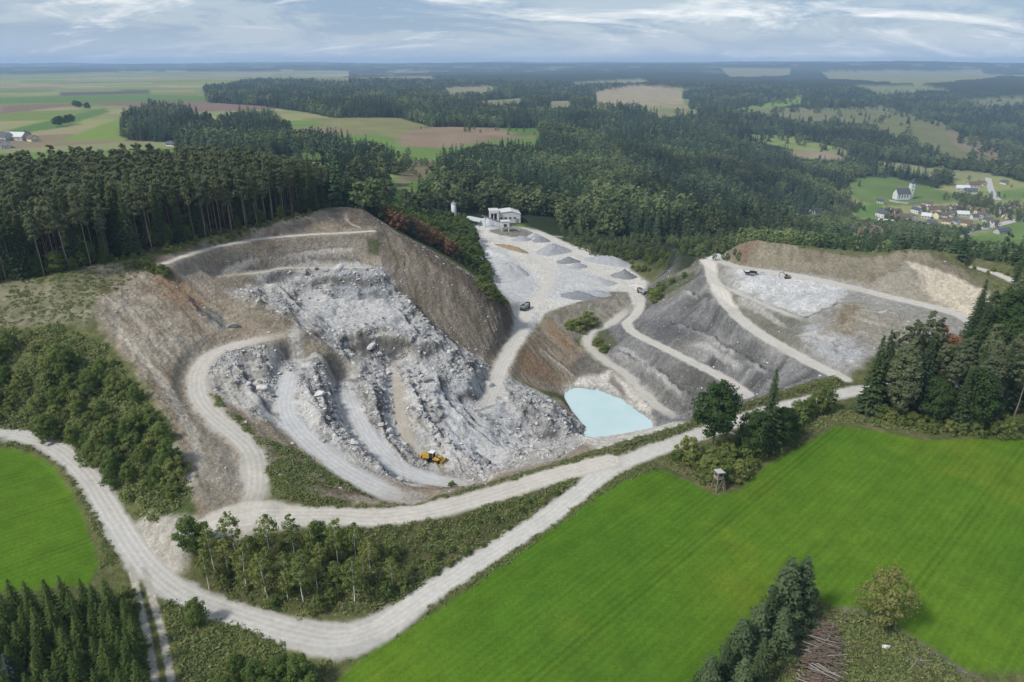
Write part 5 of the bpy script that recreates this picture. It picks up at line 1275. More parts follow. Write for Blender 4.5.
wv = [(x, y, -24.0) for x, y in sc_] + [(cen_[0], cen_[1], -24.0)]
link('water', mesh_from('water', wv, [(i, (i + 1) % len(sc_), len(sc_)) for i in range(len(sc_))], water_mat()), kind='structure')

# ------------------------------------------------------------------ broken stone
def rock_mat(name, a, b_):
    m, nt, b = new_mat(name); g = NT_(nt)
    oi = g.n('ShaderNodeObjectInfo'); tc = g.n('ShaderNodeTexCoord')
    f = g.math('ADD', g.math('MULTIPLY', oi.outputs['Random'], .8), g.rng(g.noise(tc.outputs['Object'], 1.4, 5, .65), .3, .7, -.15, .35))
    g.l(g.mix(f, a, b_), b.inputs['Base Color']); b.inputs['Roughness'].default_value = .9
    return m
RK = rock_mat('broken_stone', (.12, .118, .114), (.56, .545, .52))
def rock_mesh(seed, sub=1):
    bm = bmesh.new(); bmesh.ops.create_icosphere(bm, subdivisions=sub, radius=.5)
    rg = random.Random(seed)
    for k in range(7):      # cleave flat faces
        n = Vector((rg.gauss(0, 1), rg.gauss(0, 1), rg.gauss(0, 1))).normalized(); d = rg.uniform(.22, .36)
        for v in bm.verts:
            e = v.co.dot(n) - d
            if e > 0: v.co -= n * e
    sx, sy, sz = rg.uniform(.9, 1.5), rg.uniform(.8, 1.1), rg.uniform(.65, .95)
    for v in bm.verts: v.co = Vector((v.co.x * sx, v.co.y * sy, v.co.z * sz)) * 1.25
    me = bpy.data.meshes.new('rock'); bm.to_mesh(me); bm.free(); me.materials.append(RK)
    return me
ROCKS = [rock_mesh(s, 2) for s in range(8)]
SMALL = proto_collection('stone', [rock_mesh(50 + s, 1) for s in range(6)])
RP = WP(ROCK)
lo, hi = RP.min(0), RP.max(0)
q = lo + (hi - lo) * rng.random((130000, 2)); q = q[inside(RP, q[:, 0], q[:, 1])]
on_road = np.zeros(len(q))
CL3 = (CLS == 3).astype(float)
q = q[sample(CL3, q[:, 0], q[:, 1]) < .3]
dens = sample(belt, q[:, 0], q[:, 1])
q = q[rng.random(len(q)) < .03 + .97 * dens ** 2][:15000]
sz = np.clip(.20 * rng.pareto(2.2, len(q)) + .14, .14, 1.2)
scatter('rubble', 'broken pale grey stone strewn over the quarry slopes', SMALL, np.c_[q, hgt(q[:, 0], q[:, 1]) + .05], rng.uniform(0, 6.28, len(q)), np.c_[sz, sz * rng.uniform(.7, 1.2, len(q)), sz * rng.uniform(.6, 1, len(q))], rng.integers(0, 6, len(q)), rng.uniform(-.6, .6, (len(q), 2)), category='rubble')
# scree on the other banks and road edges
q2 = []
for poly, n in ((SPOIL, 1500), (BANK, 900), (PIT, 3500), (TERR, 700), (MOUND, 500)):
    pw_ = WP(poly); l2, h2 = pw_.min(0), pw_.max(0); t_ = l2 + (h2 - l2) * rng.random((n * 3, 2)); t_ = t_[inside(pw_, t_[:, 0], t_[:, 1])][:n]; q2.append(t_)
q2 = np.vstack(q2); q2 = q2[sample(CL3, q2[:, 0], q2[:, 1]) < .2]
sz = np.clip(.16 * rng.pareto(2.6, len(q2)) + .16, .16, .8)
scatter('scree', 'loose stones scattered over the earth banks and spoil slopes', SMALL, np.c_[q2, hgt(q2[:, 0], q2[:, 1]) + .03], rng.uniform(0, 6.28, len(q2)), np.c_[sz, sz, sz * .8], rng.integers(0, 6, len(q2)), category='rubble')
# blocks big enough to pick out
bp_ = []
for px, n, sp in (([(300, 270), (345, 268), (330, 300), (285, 305)], 16, 2.6), ([(312, 385), (330, 380), (360, 450), (400, 478), (385, 478), (335, 440)], 40, 2.0), ([(366, 370), (392, 372), (400, 430), (428, 468), (410, 462), (380, 430)], 40, 2.0),
                  ([(405, 372), (425, 372), (450, 430), (500, 468), (480, 472), (430, 440)], 44, 2.0), ([(400, 292), (440, 335), (490, 365), (470, 368), (420, 340), (395, 305)], 46, 2.0), ([(515, 388), (545, 398), (586, 428), (575, 438), (535, 425)], 40, 1.9), ([(440, 345), (470, 355), (480, 385), (440, 375)], 16, 2.2), ([(225, 350), (270, 356), (275, 400), (230, 385)], 18, 2.4),
                  ([(500, 410), (540, 440), (530, 458), (490, 430)], 24, 2.2)):
    bp_.append(darts(WP(px), sp, n, n + int(px[0][0])))
bp_ = np.vstack(bp_)
GRP = 'rock blocks lying in the quarry'
for i, (x, y) in enumerate(bp_):
    if sample(CL3, x, y) > .5 or math.hypot(x - W(433, 461)[0], y - W(433, 461)[1]) < 7: continue
    s = min(2.4, .9 + .35 * rng.pareto(2.2))
    o = link('boulder', ROCKS[i % 8], label='angular pale grey rock block lying among the quarry rubble', category='boulder', group=GRP)
    o.location = (x, y, float(hgt(x, y)) + .18 * s); o.rotation_euler = (rng.uniform(-.5, .5), rng.uniform(-.5, .5), rng.uniform(0, 6.28)); o.scale = (s, s, s * rng.uniform(.7, 1))
for (a, b, s, lab) in ((233, 327, 1.9, 'large white boulder on the earth slope above the haul road loop'), (372, 348, 2.6, 'block fallen from the dark rock wall in the pit middle'), (489, 382, 2.6, 'grey block at the lower end of the yard ramp')):
    x, y = W(a, b); o = link('boulder', ROCKS[3], label=lab, category='boulder'); o.location = (x, y, float(hgt(x, y)) + .4); o.scale = (s, s, s * .7); o.rotation_euler = (.2, -.1, a)

# ------------------------------------------------------------------ weeds and tufts
def tuft(seed, n=26, h=.7):
    rg = np.random.default_rng(seed)
    c = rg.normal(0, .35, (n, 3)); c[:, 2] = np.abs(rg.normal(.22, .16, n)) * h
    return leaves_mesh('tuft', c, c * [1, 1, .3] + rg.normal(0, .5, (n, 3)) + [0, 0, .5], rg.uniform(.12, .30, n), LEAF['weed'], rg, .45)
TUFTS = proto_collection('weed_tuft', [tuft(s) for s in (401, 402, 403, 404)])
tp = []
def tufts_in(px, n, size=1.0, world=False):
    pw_ = np.asarray(px) if world else WP(px)
    l2, h2 = pw_.min(0), pw_.max(0); t_ = l2 + (h2 - l2) * rng.random((n * 4, 2)); t_ = t_[inside(pw_, t_[:, 0], t_[:, 1])]
    t_ = t_[rng.random(len(t_)) < .25 + .75 * sstep(-.2, .3, fbm(t_[:, 0], t_[:, 1], 5.0, 3, 411))][:n]
    tp.append(np.c_[t_, np.full(len(t_), size)])
tufts_in([(-60, 330), (60, 324), (105, 345), (165, 420), (192, 495), (150, 525), (85, 452), (0, 424), (-60, 420)], 4200, 1.2)
tufts_in([(-60, 292), (100, 265), (165, 256), (95, 300), (88, 322), (-60, 330)], 1000, .7)
tufts_in([(195, 548), (330, 533), (440, 522), (540, 492), (600, 469), (560, 498), (500, 540), (430, 585), (380, 612), (300, 614), (230, 598)], 2300, .9)
tufts_in([(150, 600), (200, 605), (300, 636), (330, 655), (320, 700), (170, 700)], 1300, 1.0)
tufts_in([(262, 440), (300, 452), (372, 494), (290, 482)], 420, .9)
tufts_in([(208, 390), (262, 440), (245, 446), (205, 400)], 260, .9)
tufts_in([(690, 700), (770, 640), (806, 600), (880, 622), (930, 652), (985, 690)], 1500, .9)
tufts_in([(640, 470), (664, 464), (716, 490), (765, 460), (838, 420), (900, 430), (1024, 434), (1024, 424), (836, 408), (780, 420), (700, 446)], 2000, 1.0)
tufts_in([(760, 238), (905, 247), (1024, 258), (1060, 285), (1000, 296), (960, 268), (905, 252), (800, 248)], 1400, 1.3)
tufts_in([(100, 264), (200, 240), (310, 212), (310, 216), (200, 246), (130, 268)], 600, 1.0)
for ln, hw, n in (([(246, 438, 6.2), (262, 462, 5.2), (285, 486, 4.1), (320, 501, 3.2), (380, 508, 2.4), (440, 498, 2.2), (500, 482, 2), (560, 464, 2), (640, 440, 2.5), (720, 413, 3.8), (800, 388, 5), (842, 379, 5.2)], 1.7, 2600), ([(-20, 441, 1.8), (22, 446, 1.4), (56, 460, 1), (82, 492, .2), (100, 530, -.6), (112, 562, -1.2)], .9, 420),
                  ([(345, 655, -3.6), (420, 610, -2.4), (500, 560, -1), (560, 517, 0), (615, 480, 1), (650, 466, 1.4)], 1.1, 800)):
    w = catmull([P(*p) for p in ln], 12); k = rng.integers(0, len(w), n)
    tp.append(np.c_[w[k, :2] + rng.normal(0, hw * .6, (n, 2)), np.full(n, .7)])
tp = np.vstack(tp)
wt = catmull([P(*p) for p in [(138, 568, -1.2), (146, 600, -2), (156, 640, -3), (164, 690, -4)]], 12)[:, :2]; tp = tp[np.sqrt(((tp[:, None, :2] - wt[None]) ** 2).sum(-1)).min(1) > 2.3]
tp = tp[(sample(CL3, tp[:, 0], tp[:, 1]) < .2)]
ts = tp[:, 2] * rng.uniform(.6, 1.5, len(tp))
scatter('weeds', 'tufts of rough grass and weeds on banks and verges', TUFTS, np.c_[tp[:, :2], hgt(tp[:, 0], tp[:, 1]) - .03], rng.uniform(0, 6.28, len(tp)), np.repeat(ts[:, None], 3, 1), rng.integers(0, 4, len(tp)), category='weeds')

# ------------------------------------------------------------------ heaps of crushed stone
def heap(px, py, rx, ry, h, col, label, rz=0.0, seed=1, flat=.0):
    x, y = W(px, py); z0 = float(hgt(x, y))
    vs, fs = [], []; na, nr = 30, 10
    rg = np.random.default_rng(seed); ph = rg.uniform(0, 6.28, 4)
    for j in range(nr + 1):
        f = j / nr
        for i in range(na):
            a = 2 * math.pi * i / na
            wob = 1 + .10 * math.sin(2 * a + ph[0]) + .07 * math.sin(3 * a + ph[1]) + .04 * math.sin(7 * a + ph[2])
            lx, ly = rx * f * wob * math.cos(a), ry * f * wob * math.sin(a)
            zz = .85 * h * (1 - max(f - flat, 0) / (1 - flat)) ** 1.08 * (1 + .08 * math.sin(5 * a + 9 * f + ph[3])) + rg.normal(0, .13)
            gx = x + lx * math.cos(rz) - ly * math.sin(rz); gy = y + lx * math.sin(rz) + ly * math.cos(rz)
            zb = float(hgt(gx, gy)) - z0
            vs.append((lx, ly, (zz + max(zb, -1.5) * f) if j < nr else min(zb, 0) - .4))
    for j in range(nr):
        for i in range(na):
            k = (i + 1) % na
            fs.append((j * na + i, (j + 1) * na + i, (j + 1) * na + k, j * na + k))
    m = HEAPM[col]
    o = link('gravel_heap', mesh_from('gravel_heap', vs, fs, m, True), label=label, category='gravel heap', group='gravel heaps in the works yard')
    o.location = (x, y, z0); o.rotation_euler = (0, 0, rz)
def heap_mat(name, c):
    m, nt, b = new_mat(name); g = NT_(nt); geo = g.n('ShaderNodeNewGeometry')
    f = g.math('MULTIPLY', g.rng(g.noise(geo.outputs['Position'], 3, 5, .7), .3, .7, .8, 1.2), g.rng(g.noise(geo.outputs['Position'], .5, 4, .6), .3, .7, .85, 1.15))
    g.l(g.scale(c, f), b.inputs['Base Color']); b.inputs['Roughness'].default_value = .95
    bp = g.n('ShaderNodeBump'); bp.inputs['Strength'].default_value = .8; bp.inputs['Distance'].default_value = .3; g.l(g.noise(geo.outputs['Position'], 3, 6, .7), bp.inputs['Height']); g.l(bp.outputs[0], b.inputs['Normal'])
    return m
HEAPM = dict(grey=heap_mat('grey_gravel', (.30, .305, .315)), dark=heap_mat('dark_gravel', (.20, .205, .215)), white=heap_mat('white_gravel', (.45, .45, .445)), pale=heap_mat('pale_gravel', (.35, .35, .35)), brown=heap_mat('brown_earth', (.24, .18, .11)))
for a in ((486, 226, 13, 9, 6, 'white', 'big white heap of crushed stone in front of the works hall', .5, 1, .05), (553, 252, 10, 7.5, 5, 'grey', 'broad blue grey gravel heap in the middle of the yard', .4, 2, .15), (568, 262, 6.5, 4, 3, 'dark', 'small dark gravel heap beside the yard road', 0, 3, .1), (578, 267, 5.5, 3.5, 2.6, 'grey', 'small grey gravel heap next to the dark one', .1, 4, .1),
          (592, 282, 14, 4.5, 3, 'pale', 'long pale gravel heap across the yard', -.35, 5, .3), (578, 297, 9, 4.5, 3, 'dark', 'dark gravel heap at the front edge of the yard', -.1, 6, .15), (598, 294, 7, 4, 1.6, 'grey', 'low grey gravel heap at the front edge of the yard', 0, 7, .3), (522, 240, 6, 4, 2.6, 'grey', 'grey gravel heap below the rocky bank of the hall', .2, 8, .2), (541, 241, 6, 4, 2.8, 'dark', 'dark heap beside the yard road near the hall', -.3, 9, .2),
          (534, 237, 5, 4, 2.4, 'pale', 'pale heap between two darker heaps near the hall', 0, 10, .2), (609, 263, 13, 6, 4, 'grey', 'grey heap on the far side of the yard road', -.5, 11, .25), (624, 277, 6, 5, 4.4, 'dark', 'pointed dark heap on the far side of the yard road', 0, 12, .02), (507, 272, 13, 8, 5, 'pale', 'wide pale heap of stone dust along the left of the yard ramp', -.9, 13, .35), (492, 254, 11, 4, 2.4, 'white', 'low white heap at the left edge of the yard', -.4, 14, .3),
          (512, 249, 15, 2.2, 1.8, 'brown', 'long brown earth bank along the yard ramp', -.75, 15, .4), (717, 255, 4.5, 2.6, 2.4, 'white', 'white heap at the top of the spoil road', 0, 16, .3), (478, 262, 5, 4, 4, 'white', 'white heap under the plantation edge', 0, 17, .3)):
    heap(*a)

# ------------------------------------------------------------------ paints for built things
PM = dict(white=paint('white_render', (.62, .61, .59), .8, .10), yellow=paint('machine_yellow', (.40, .235, .03), .55, .15), black=paint('black_rubber', (.025, .025, .025), .8, .2), steel=paint('steel', (.28, .28, .28), .5, .2), dark=paint('dark_interior', (.02, .02, .025), .9, .2), glass=paint('window_glass', (.03, .04, .05), .08, .1),
          tile_red=paint('red_tiles', (.125, .082, .068), .8, .25, 3), tile_brown=paint('brown_tiles', (.12, .085, .065), .8, .25, 3), tile_grey=paint('grey_slates', (.075, .08, .09), .7, .2, 3), cream=paint('cream_render', (.68, .60, .42), .85, .1), grey=paint('grey_render', (.42, .41, .39), .85, .12), wood=paint('weathered_wood', (.24, .20, .16), .85, .3, 4), pale_wood=paint('bleached_wood', (.30, .275, .25), .85, .25, 4),
          red=paint('dull_red_paint', (.15, .075, .055), .5, .2), orange=paint('dusty_brown_paint', (.20, .12, .07), .5, .15), roofpale=paint('pale_sheet_roof', (.52, .52, .51), .6, .12), bark=paint('log_bark', (.14, .105, .08), .9, .35, 5), concrete=paint('concrete', (.38, .37, .35), .9, .15), copper=paint('dark_spire', (.06, .09, .10), .5, .2))

# ------------------------------------------------------------------ works buildings
def ground_at(px, py):
    x, y = W(px, py); return x, y, float(hgt(x, y))
x, y, z = ground_at(509, 223)
e = empty('works_hall', (x, y, z - .5), .12, 'white gabled works hall with a tall dark portal at the head of the yard', 'building'); e.scale = (.82, .82, .82)
Geo().prism([(-9, 0), (9, 0), (9, 7), (2, 9.6), (-9, 8.4)], 0, 14).obj('wall', PM['white'], e)
Geo().prism([(-9.4, 8.45), (2, 9.7), (9.5, 7.05), (9.5, 7.4), (2, 10.05), (-9.4, 8.8)], -.3, 14.3).obj('roof', PM['roofpale'], e)
pt = Geo().box((-12, 2, 5.0), (.8, 7, 10)).box((-5.8 - 3, -1.7, 5.0), (1.5, .8, 10)).box((-14.9, -1.7, 5.0), (1.5, .8, 10)).box((-11.9, -1.7, 9.8), (7.6, .9, 1.8)).obj('portal', PM['white'], e)
Geo().box((-11.9, 3.2, 5), (5.4, 8, 9.6)).obj('portal_shade_block', PM['dark'], e)  # solid near-black block, paints the shade inside the open bay
Geo().box((-11.9, 3, 10.9), (7.4, 9.6, .5)).obj('portal_roof', PM['roofpale'], e)
for k, wx in enumerate((-6, -2.5, 1, 4.5)): Geo().box((wx, -.06, 4.6), (1.6, .12, 1.3)).obj('window', PM['glass'], e)
Geo().box((6.4, -.08, 2.0), (2.6, .16, 4.0)).obj('door', PM['steel'], e)
x, y, z = ground_at(505, 231)
e = empty('crusher_house', (x, y, z - .3), .1, 'small white crusher house on legs below the works hall', 'building')
Geo().box((0, 0, 4.6), (5.0, 4.2, 3.4)).obj('wall', PM['white'], e); Geo().box((0, 0, 6.5), (5.5, 4.7, .35)).obj('roof', PM['roofpale'], e)
for sx in (-1, 1):
    for sy in (-1, 1): Geo().box((sx * 2.1, sy * 1.7, 1.5), (.5, .5, 3.0)).obj('leg', PM['white'], e)
Geo().box((0, -2.16, 4.2), (1.8, .12, 1.6)).obj('window', PM['glass'], e)
Geo().tube([(2.4, 0, 4), (9, -4, 1.5)], .5, 4).obj('conveyor', PM['steel'], e)
x, y, z = ground_at(454, 222)
e = empty('silo_tower', (x, y, z - 1), 0, 'slim pale silo tower rising behind the plantation', 'tower')
Geo().tube([(0, 0, 0), (0, 0, 12.5)], 1.5, 14).obj('shell', PM['roofpale'], e, True); Geo().tube([(0, 0, 12.5), (0, 0, 13.4)], [1.7, .3], 14).obj('roof', PM['steel'], e)
Geo().box((1.6, -.6, 6.5), (.4, .5, 13)).obj('ladder', PM['steel'], e)
x, y, z = ground_at(468, 226)
e = empty('low_shed', (x, y, z - 1.0), -.1, 'low open shed with pale roof beside the silo tower', 'building')
Geo().prism([(-7.5, 4.0), (0, 5.6), (8, 4.2), (8, 4.6), (0, 6.0), (-7.5, 4.4)], -4, 6).obj('roof', PM['roofpale'], e)
Geo().box((-4.5, 1, 2), (5, 9, 4)).obj('wall', PM['grey'], e); Geo().box((3, 4.5, 2), (9, .4, 4)).obj('back_wall', PM['concrete'], e)
for px_2 in (1, 4.2, 7.4): Geo().box((px_2, -3.4, 2.1), (.4, .4, 4.2)).obj('post', PM['steel'], e)

x, y, z = ground_at(492, 229)
e = empty('conveyor', (x, y, z), .3, 'inclined conveyor feeding the big white heap before the works hall', 'conveyor')
Geo().tube([(-6, 0, 8.5), (10, 2, 2.0)], .45, 4).obj('belt_frame', PM['steel'], e)
for fx, hz in ((-4, 7.5), (1, 5.6), (6, 3.4)): Geo().box((fx, .9, hz / 2), (.25, .25, hz)).obj('leg', PM['steel'], e)
# ------------------------------------------------------------------ machines
def wheel(parent, x, y, r, w):
    t = Geo().tube([(x, y - w / 2, r), (x, y - w / 2 * .8, r), (x, y + w / 2 * .8, r), (x, y + w / 2, r)], [r * .9, r, r, r * .9], 16).obj('wheel', PM['black'], parent)
    Geo().tube([(x, y - w / 2 - .03, r), (x, y + w / 2 + .03, r)], r * .5, 12).obj('rim', PM['yellow'] if parent.get('category') == 'wheel loader' else PM['steel'], t)
def loader(px, py, rz):
    x, y, z = ground_at(px, py)
    e = empty('wheel_loader', (x, y, z + .02), rz, 'yellow wheel loader working on the rubble ramp in the pit', 'wheel loader'); e.scale = (.74, .74, .74)
    for sx in (-1.75, 1.75):
        for sy in (-1.25, 1.25): wheel(e, sx, sy, .95, .75)
    Geo().box((-2.5, 0, 1.75), (3.0, 1.7, 1.3), taper=.92).box((-3.9, 0, 1.4), (.7, 2.3, 1.0)).obj('engine_hood', PM['yellow'], e)
    Geo().box((-.2, 0, 1.2), (2.2, 1.3, .7)).box((1.5, 0, 1.35), (2.2, 1.2, .9)).obj('frame', PM['dark'], e)
    for sy in (-1, 1): Geo().box((-1.75, sy * 1.25, 2.05), (2.1, .8, .14)).box((1.75, sy * 1.25, 2.05), (2.0, .8, .14)).obj('mudguard', PM['yellow'], e)
    c = Geo().box((-.25, 0, 2.75), (1.6, 1.55, 1.7), taper=.9).obj('cab', PM['glass'], e)
    Geo().box((-.25, 0, 3.68), (1.75, 1.65, .18)).obj('cab_roof', PM['white'], c)
    for sx in (-.78, .78):
        for sy in (-.74, .74): Geo().box((-.25 + sx * .97, sy * .97, 2.75), (.12, .12, 1.7)).obj('cab_post', PM['yellow'], c)
    for sy in (-.55, .55): Geo().tube([(.9, sy, 2.2), (2.4, sy, 2.0), (3.6, sy, .9)], [.24, .24, .18], 6).obj('lift_arm', PM['yellow'], e)
    Geo().prism([(3.5, .25), (3.6, 1.7), (4.0, 1.85), (4.05, 1.6), (3.95, .55), (5.2, .15), (5.2, .02), (3.7, .02)], -1.65, 1.65).prism([(3.6, .1), (3.7, 1.7), (4.4, 1.3), (5.15, .12)], -1.68, -1.56).prism([(3.6, .1), (3.7, 1.7), (4.4, 1.3), (5.15, .12)], 1.56, 1.68).obj('bucket', PM['yellow'], e)
    Geo().tube([(-2.6, .5, 2.3), (-2.6, .5, 3.2)], .09, 6).obj('exhaust', PM['steel'], e)
loader(433, 461, math.radians(-24))
def dump_truck(px, py, rz, label, body, s=1.0):
    x, y, z = ground_at(px, py)
    e = empty('dump_truck', (x, y, z + .02), rz, label, 'truck'); e.scale = (s * .8, s * .8, s * .8)
    for sx, sy in ((-2.6, -1.1), (-2.6, 1.1), (-1.2, -1.1), (-1.2, 1.1), (2.6, -1.1), (2.6, 1.1)): wheel(e, sx, sy, .75, .6)
    Geo().box((0, 0, 1.1), (7.2, 1.1, .4)).obj('chassis', PM['dark'], e)
    c = Geo().box((2.9, 0, 2.1), (1.7, 2.3, 1.9), taper=.92).obj('cab', body, e); Geo().box((3.72, 0, 2.5), (.12, 1.9, .8)).obj('windscreen', PM['glass'], c)
    Geo().prism([(-3.9, 2.7), (-3.2, 1.4), (1.7, 1.4), (2.0, 2.9), (1.5, 3.0), (1.4, 1.75), (-3.0, 1.75), (-3.7, 2.85)], -1.35, 1.35).box((-1, -1.35, 2.2), (5.2, .12, 1.4)).box((-1, 1.35, 2.2), (5.2, .12, 1.4)).obj('tipping_body', PM['steel'], e)
dump_truck(525, 308, math.radians(62), 'dark dump truck parked at the left edge of the yard ramp', PM['dark'])
dump_truck(642, 292, math.radians(120), 'reddish brown dump truck at the bend of the yard road', PM['red'], .9)
def excavator(px, py, rz, label):
    x, y, z = ground_at(px, py)
    e = empty('excavator', (x, y, z + .02), rz, label, 'excavator'); e.scale = (.55, .55, .5)
    for sy in (-1.1, 1.1): Geo().prism([(-1.9, .35), (-1.6, 0), (1.6, 0), (1.9, .35), (1.6, .85), (-1.6, .85)], sy - .28, sy + .28).obj('track', PM['black'], e)
    Geo().box((-.4, 0, 1.6), (3.2, 2.4, 1.2), taper=.94).obj('house', PM['orange'], e)
    c = Geo().box((.7, .7, 2.4), (1.3, .95, 1.5), taper=.92).obj('cab', PM['glass'], e); Geo().box((.7, .7, 3.2), (1.35, 1.0, .12)).obj('cab_roof', PM['orange'], c)
    Geo().tube([(1.0, -.3, 1.8), (3.0, -.3, 4.0), (4.8, -.3, 3.6)], [.3, .32, .2], 6).obj('boom', PM['orange'], e)
    Geo().tube([(4.8, -.3, 3.7), (5.3, -.3, 1.4)], [.22, .16], 6).obj('stick', PM['orange'], e)
    Geo().prism([(5.0, 1.4), (5.5, 1.5), (5.3, .4), (4.6, .3), (4.7, .9)], -.8, .3).obj('bucket', PM['steel'], e)
excavator(787, 279, math.radians(160), 'small dusty brown tracked excavator on the white terrace')
x, y, z = ground_at(750, 275)
e = empty('screening_plant', (x, y, z + .02), math.radians(-12), 'dark mobile screening plant with conveyors on the white terrace', 'screening plant'); e.scale = (.6, .6, .45)
Geo().box((0, 0, 1.5), (6, 2.2, 1.2)).obj('body', PM['steel'], e)
Geo().prism([(-4.4, 3.6), (-3.0, 1.8), (-.8, 1.8), (.4, 3.6), (.2, 3.7), (-1, 2.1), (-2.9, 2.1), (-4.2, 3.7)], -1.4, 1.4).obj('hopper', PM['dark'], e)
Geo().box((2.2, 0, 2.9), (3.4, 2.0, 1.1), ry=.15).obj('screen_box', PM['dark'], e)
for sy in (-1, 1): Geo().prism([(-2.2, .4), (-1.9, 0), (1.9, 0), (2.2, .4), (1.9, .85), (-1.9, .85)], sy * .95 - .25, sy * .95 + .25).obj('track', PM['black'], e)
Geo().tube([(3, 0, 1.2), (8.2, 0, 3.2)], .35, 4).obj('conveyor', PM['steel'], e)
Geo().tube([(1, 1, 1.4), (2.5, 5.2, 3.0)], .3, 4).obj('conveyor', PM['steel'], e)

# ------------------------------------------------------------------ hunting stand
x, y = P(717, 490, 1.0)[:2]; z = float(hgt(x, y))
e = empty('hunting_stand', (x, y, z), .35, 'raised wooden hunting stand with a small roofed cabin at the corner of the crop field', 'hunting stand'); e.scale = (.8, .8, .95)
for sx in (-1, 1):
    for sy in (-1, 1): Geo().tube([(sx * 1.15, sy * 1.1, -.2), (sx * .75, sy * .72, 3.0)], .10, 6).obj('leg', PM['wood'], e)
for sy in (-1, 1): Geo().tube([(-1.1, sy * 1.05, .3), (.8, sy * .76, 2.8)], .06, 5).obj('brace', PM['wood'], e)
for sx in (-1, 1): Geo().tube([(sx * 1.1, -1.05, .3), (sx * .8, .76, 2.8)], .06, 5).obj('brace', PM['wood'], e)
Geo().box((0, 0, 3.0), (1.9, 1.8, .12)).obj('floor', PM['wood'], e)
cb = Geo().box((0, 0, 3.75), (1.7, 1.6, 1.4)).obj('cabin', PM['wood'], e)
Geo().box((0, -.82, 4.0), (1.1, .05, .4)).obj('window', PM['dark'], cb); Geo().box((-.87, 0, 4.0), (.05, 1.0, .4)).obj('window', PM['dark'], cb)
Geo().box((0, 0, 4.6), (2.1, 2.0, .12), ry=.12).obj('roof', PM['grey'], e)
for sx in (-.25, .25): Geo().tube([(sx + 1.3, -1.4, -.1), (sx + .9, -.7, 3.1)], .05, 5).obj('ladder_rail', PM['wood'], e)
for k in range(8): f = (k + .5) / 8; Geo().tube([(1.05 - .4 * f, -1.4 + .7 * f, -.1 + 3.2 * f), (1.55 - .4 * f, -1.4 + .7 * f, -.1 + 3.2 * f)], .04, 5).obj('rung', PM['wood'], e)
for (a, b, L, rz, lab) in ((698, 449, 3.0, -.9, 'short pale log lying on the road verge left of the tall leafy tree'), (738, 437, 5.0, 2.3, 'long pale log lying on the verge behind the bushes'), (680, 455, 2.2, .2, 'pale log at the tip of the roadside scrub')):
    x, y, z = ground_at(a, b); o = Geo().tube([(-L / 2, 0, .25), (0, .05, .27), (L / 2, 0, .25)], [.27, .25, .22], 9).obj('log', PM['pale_wood'], None, True, label=lab, category='log'); o.location = (x, y, z); o.rotation_euler = (0, 0, rz)

# ------------------------------------------------------------------ brushwood heap, branches, stump
x, y, z = ground_at(822, 652)
e = empty('brushwood_heap', (x, y, z), math.radians(63), 'long heap of felled thin trunks and branches between the pines and field edge', 'wood heap')
lm = []
for k in range(10):
    L = rng.uniform(2.6, 4.6); b1, b2 = rng.uniform(-.3, .3, 2)
    lm.append(Geo().tube([(-L / 2, 0, 0), (0, b1, b2 * .4), (L / 2, b2, 0)], [rng.uniform(.05, .10), .06, .03], 5).mesh('log', PM['pale_wood'] if k % 5 < 1 else PM['bark']))
for k in range(360):
    u = rng.uniform(-9.5, 7.5); f = rng.random()
    top = 1.5 * (1 - (u / 10) ** 2)
    v = rng.uniform(-2.4, 2.4) * (1 - .5 * f)
    o = link('log', lm[rng.integers(10)], e)
    o.location = (u, v, .12 + top * f * (1 - (v / 3.2) ** 2)); o.rotation_euler = (rng.uniform(-.2, .2), rng.normal(0, .10), -1.36 + rng.normal(0, .42) + (0 if rng.random() < .9 else 1.2))
x, y, z = ground_at(916, 662)
e = empty('branch_pile', (x, y, z), 0, 'small pile of bleached bare branches on the field edge track', 'branches')
for k in range(16):
    L = rng.uniform(1.4, 3.0)
    o = link('branch', lm[rng.integers(0, 3)], e); o.scale = (L / 3.4, .7, .7); o.location = (rng.uniform(-1.3, 1.3), rng.uniform(-.8, .8), .12 + .03 * k); o.rotation_euler = (0, rng.normal(0, .12), rng.choice([-.6, .9]) + rng.normal(0, .3))
x, y, z = ground_at(886, 648)
o = link('white_stone', rock_mesh(77, 2), label='single white stone by the field edge track beside the branches', category='stone'); o.data.materials[0] = PM['white']; o.location = (x, y, z + .25); o.scale = (1.1, .9, .8)

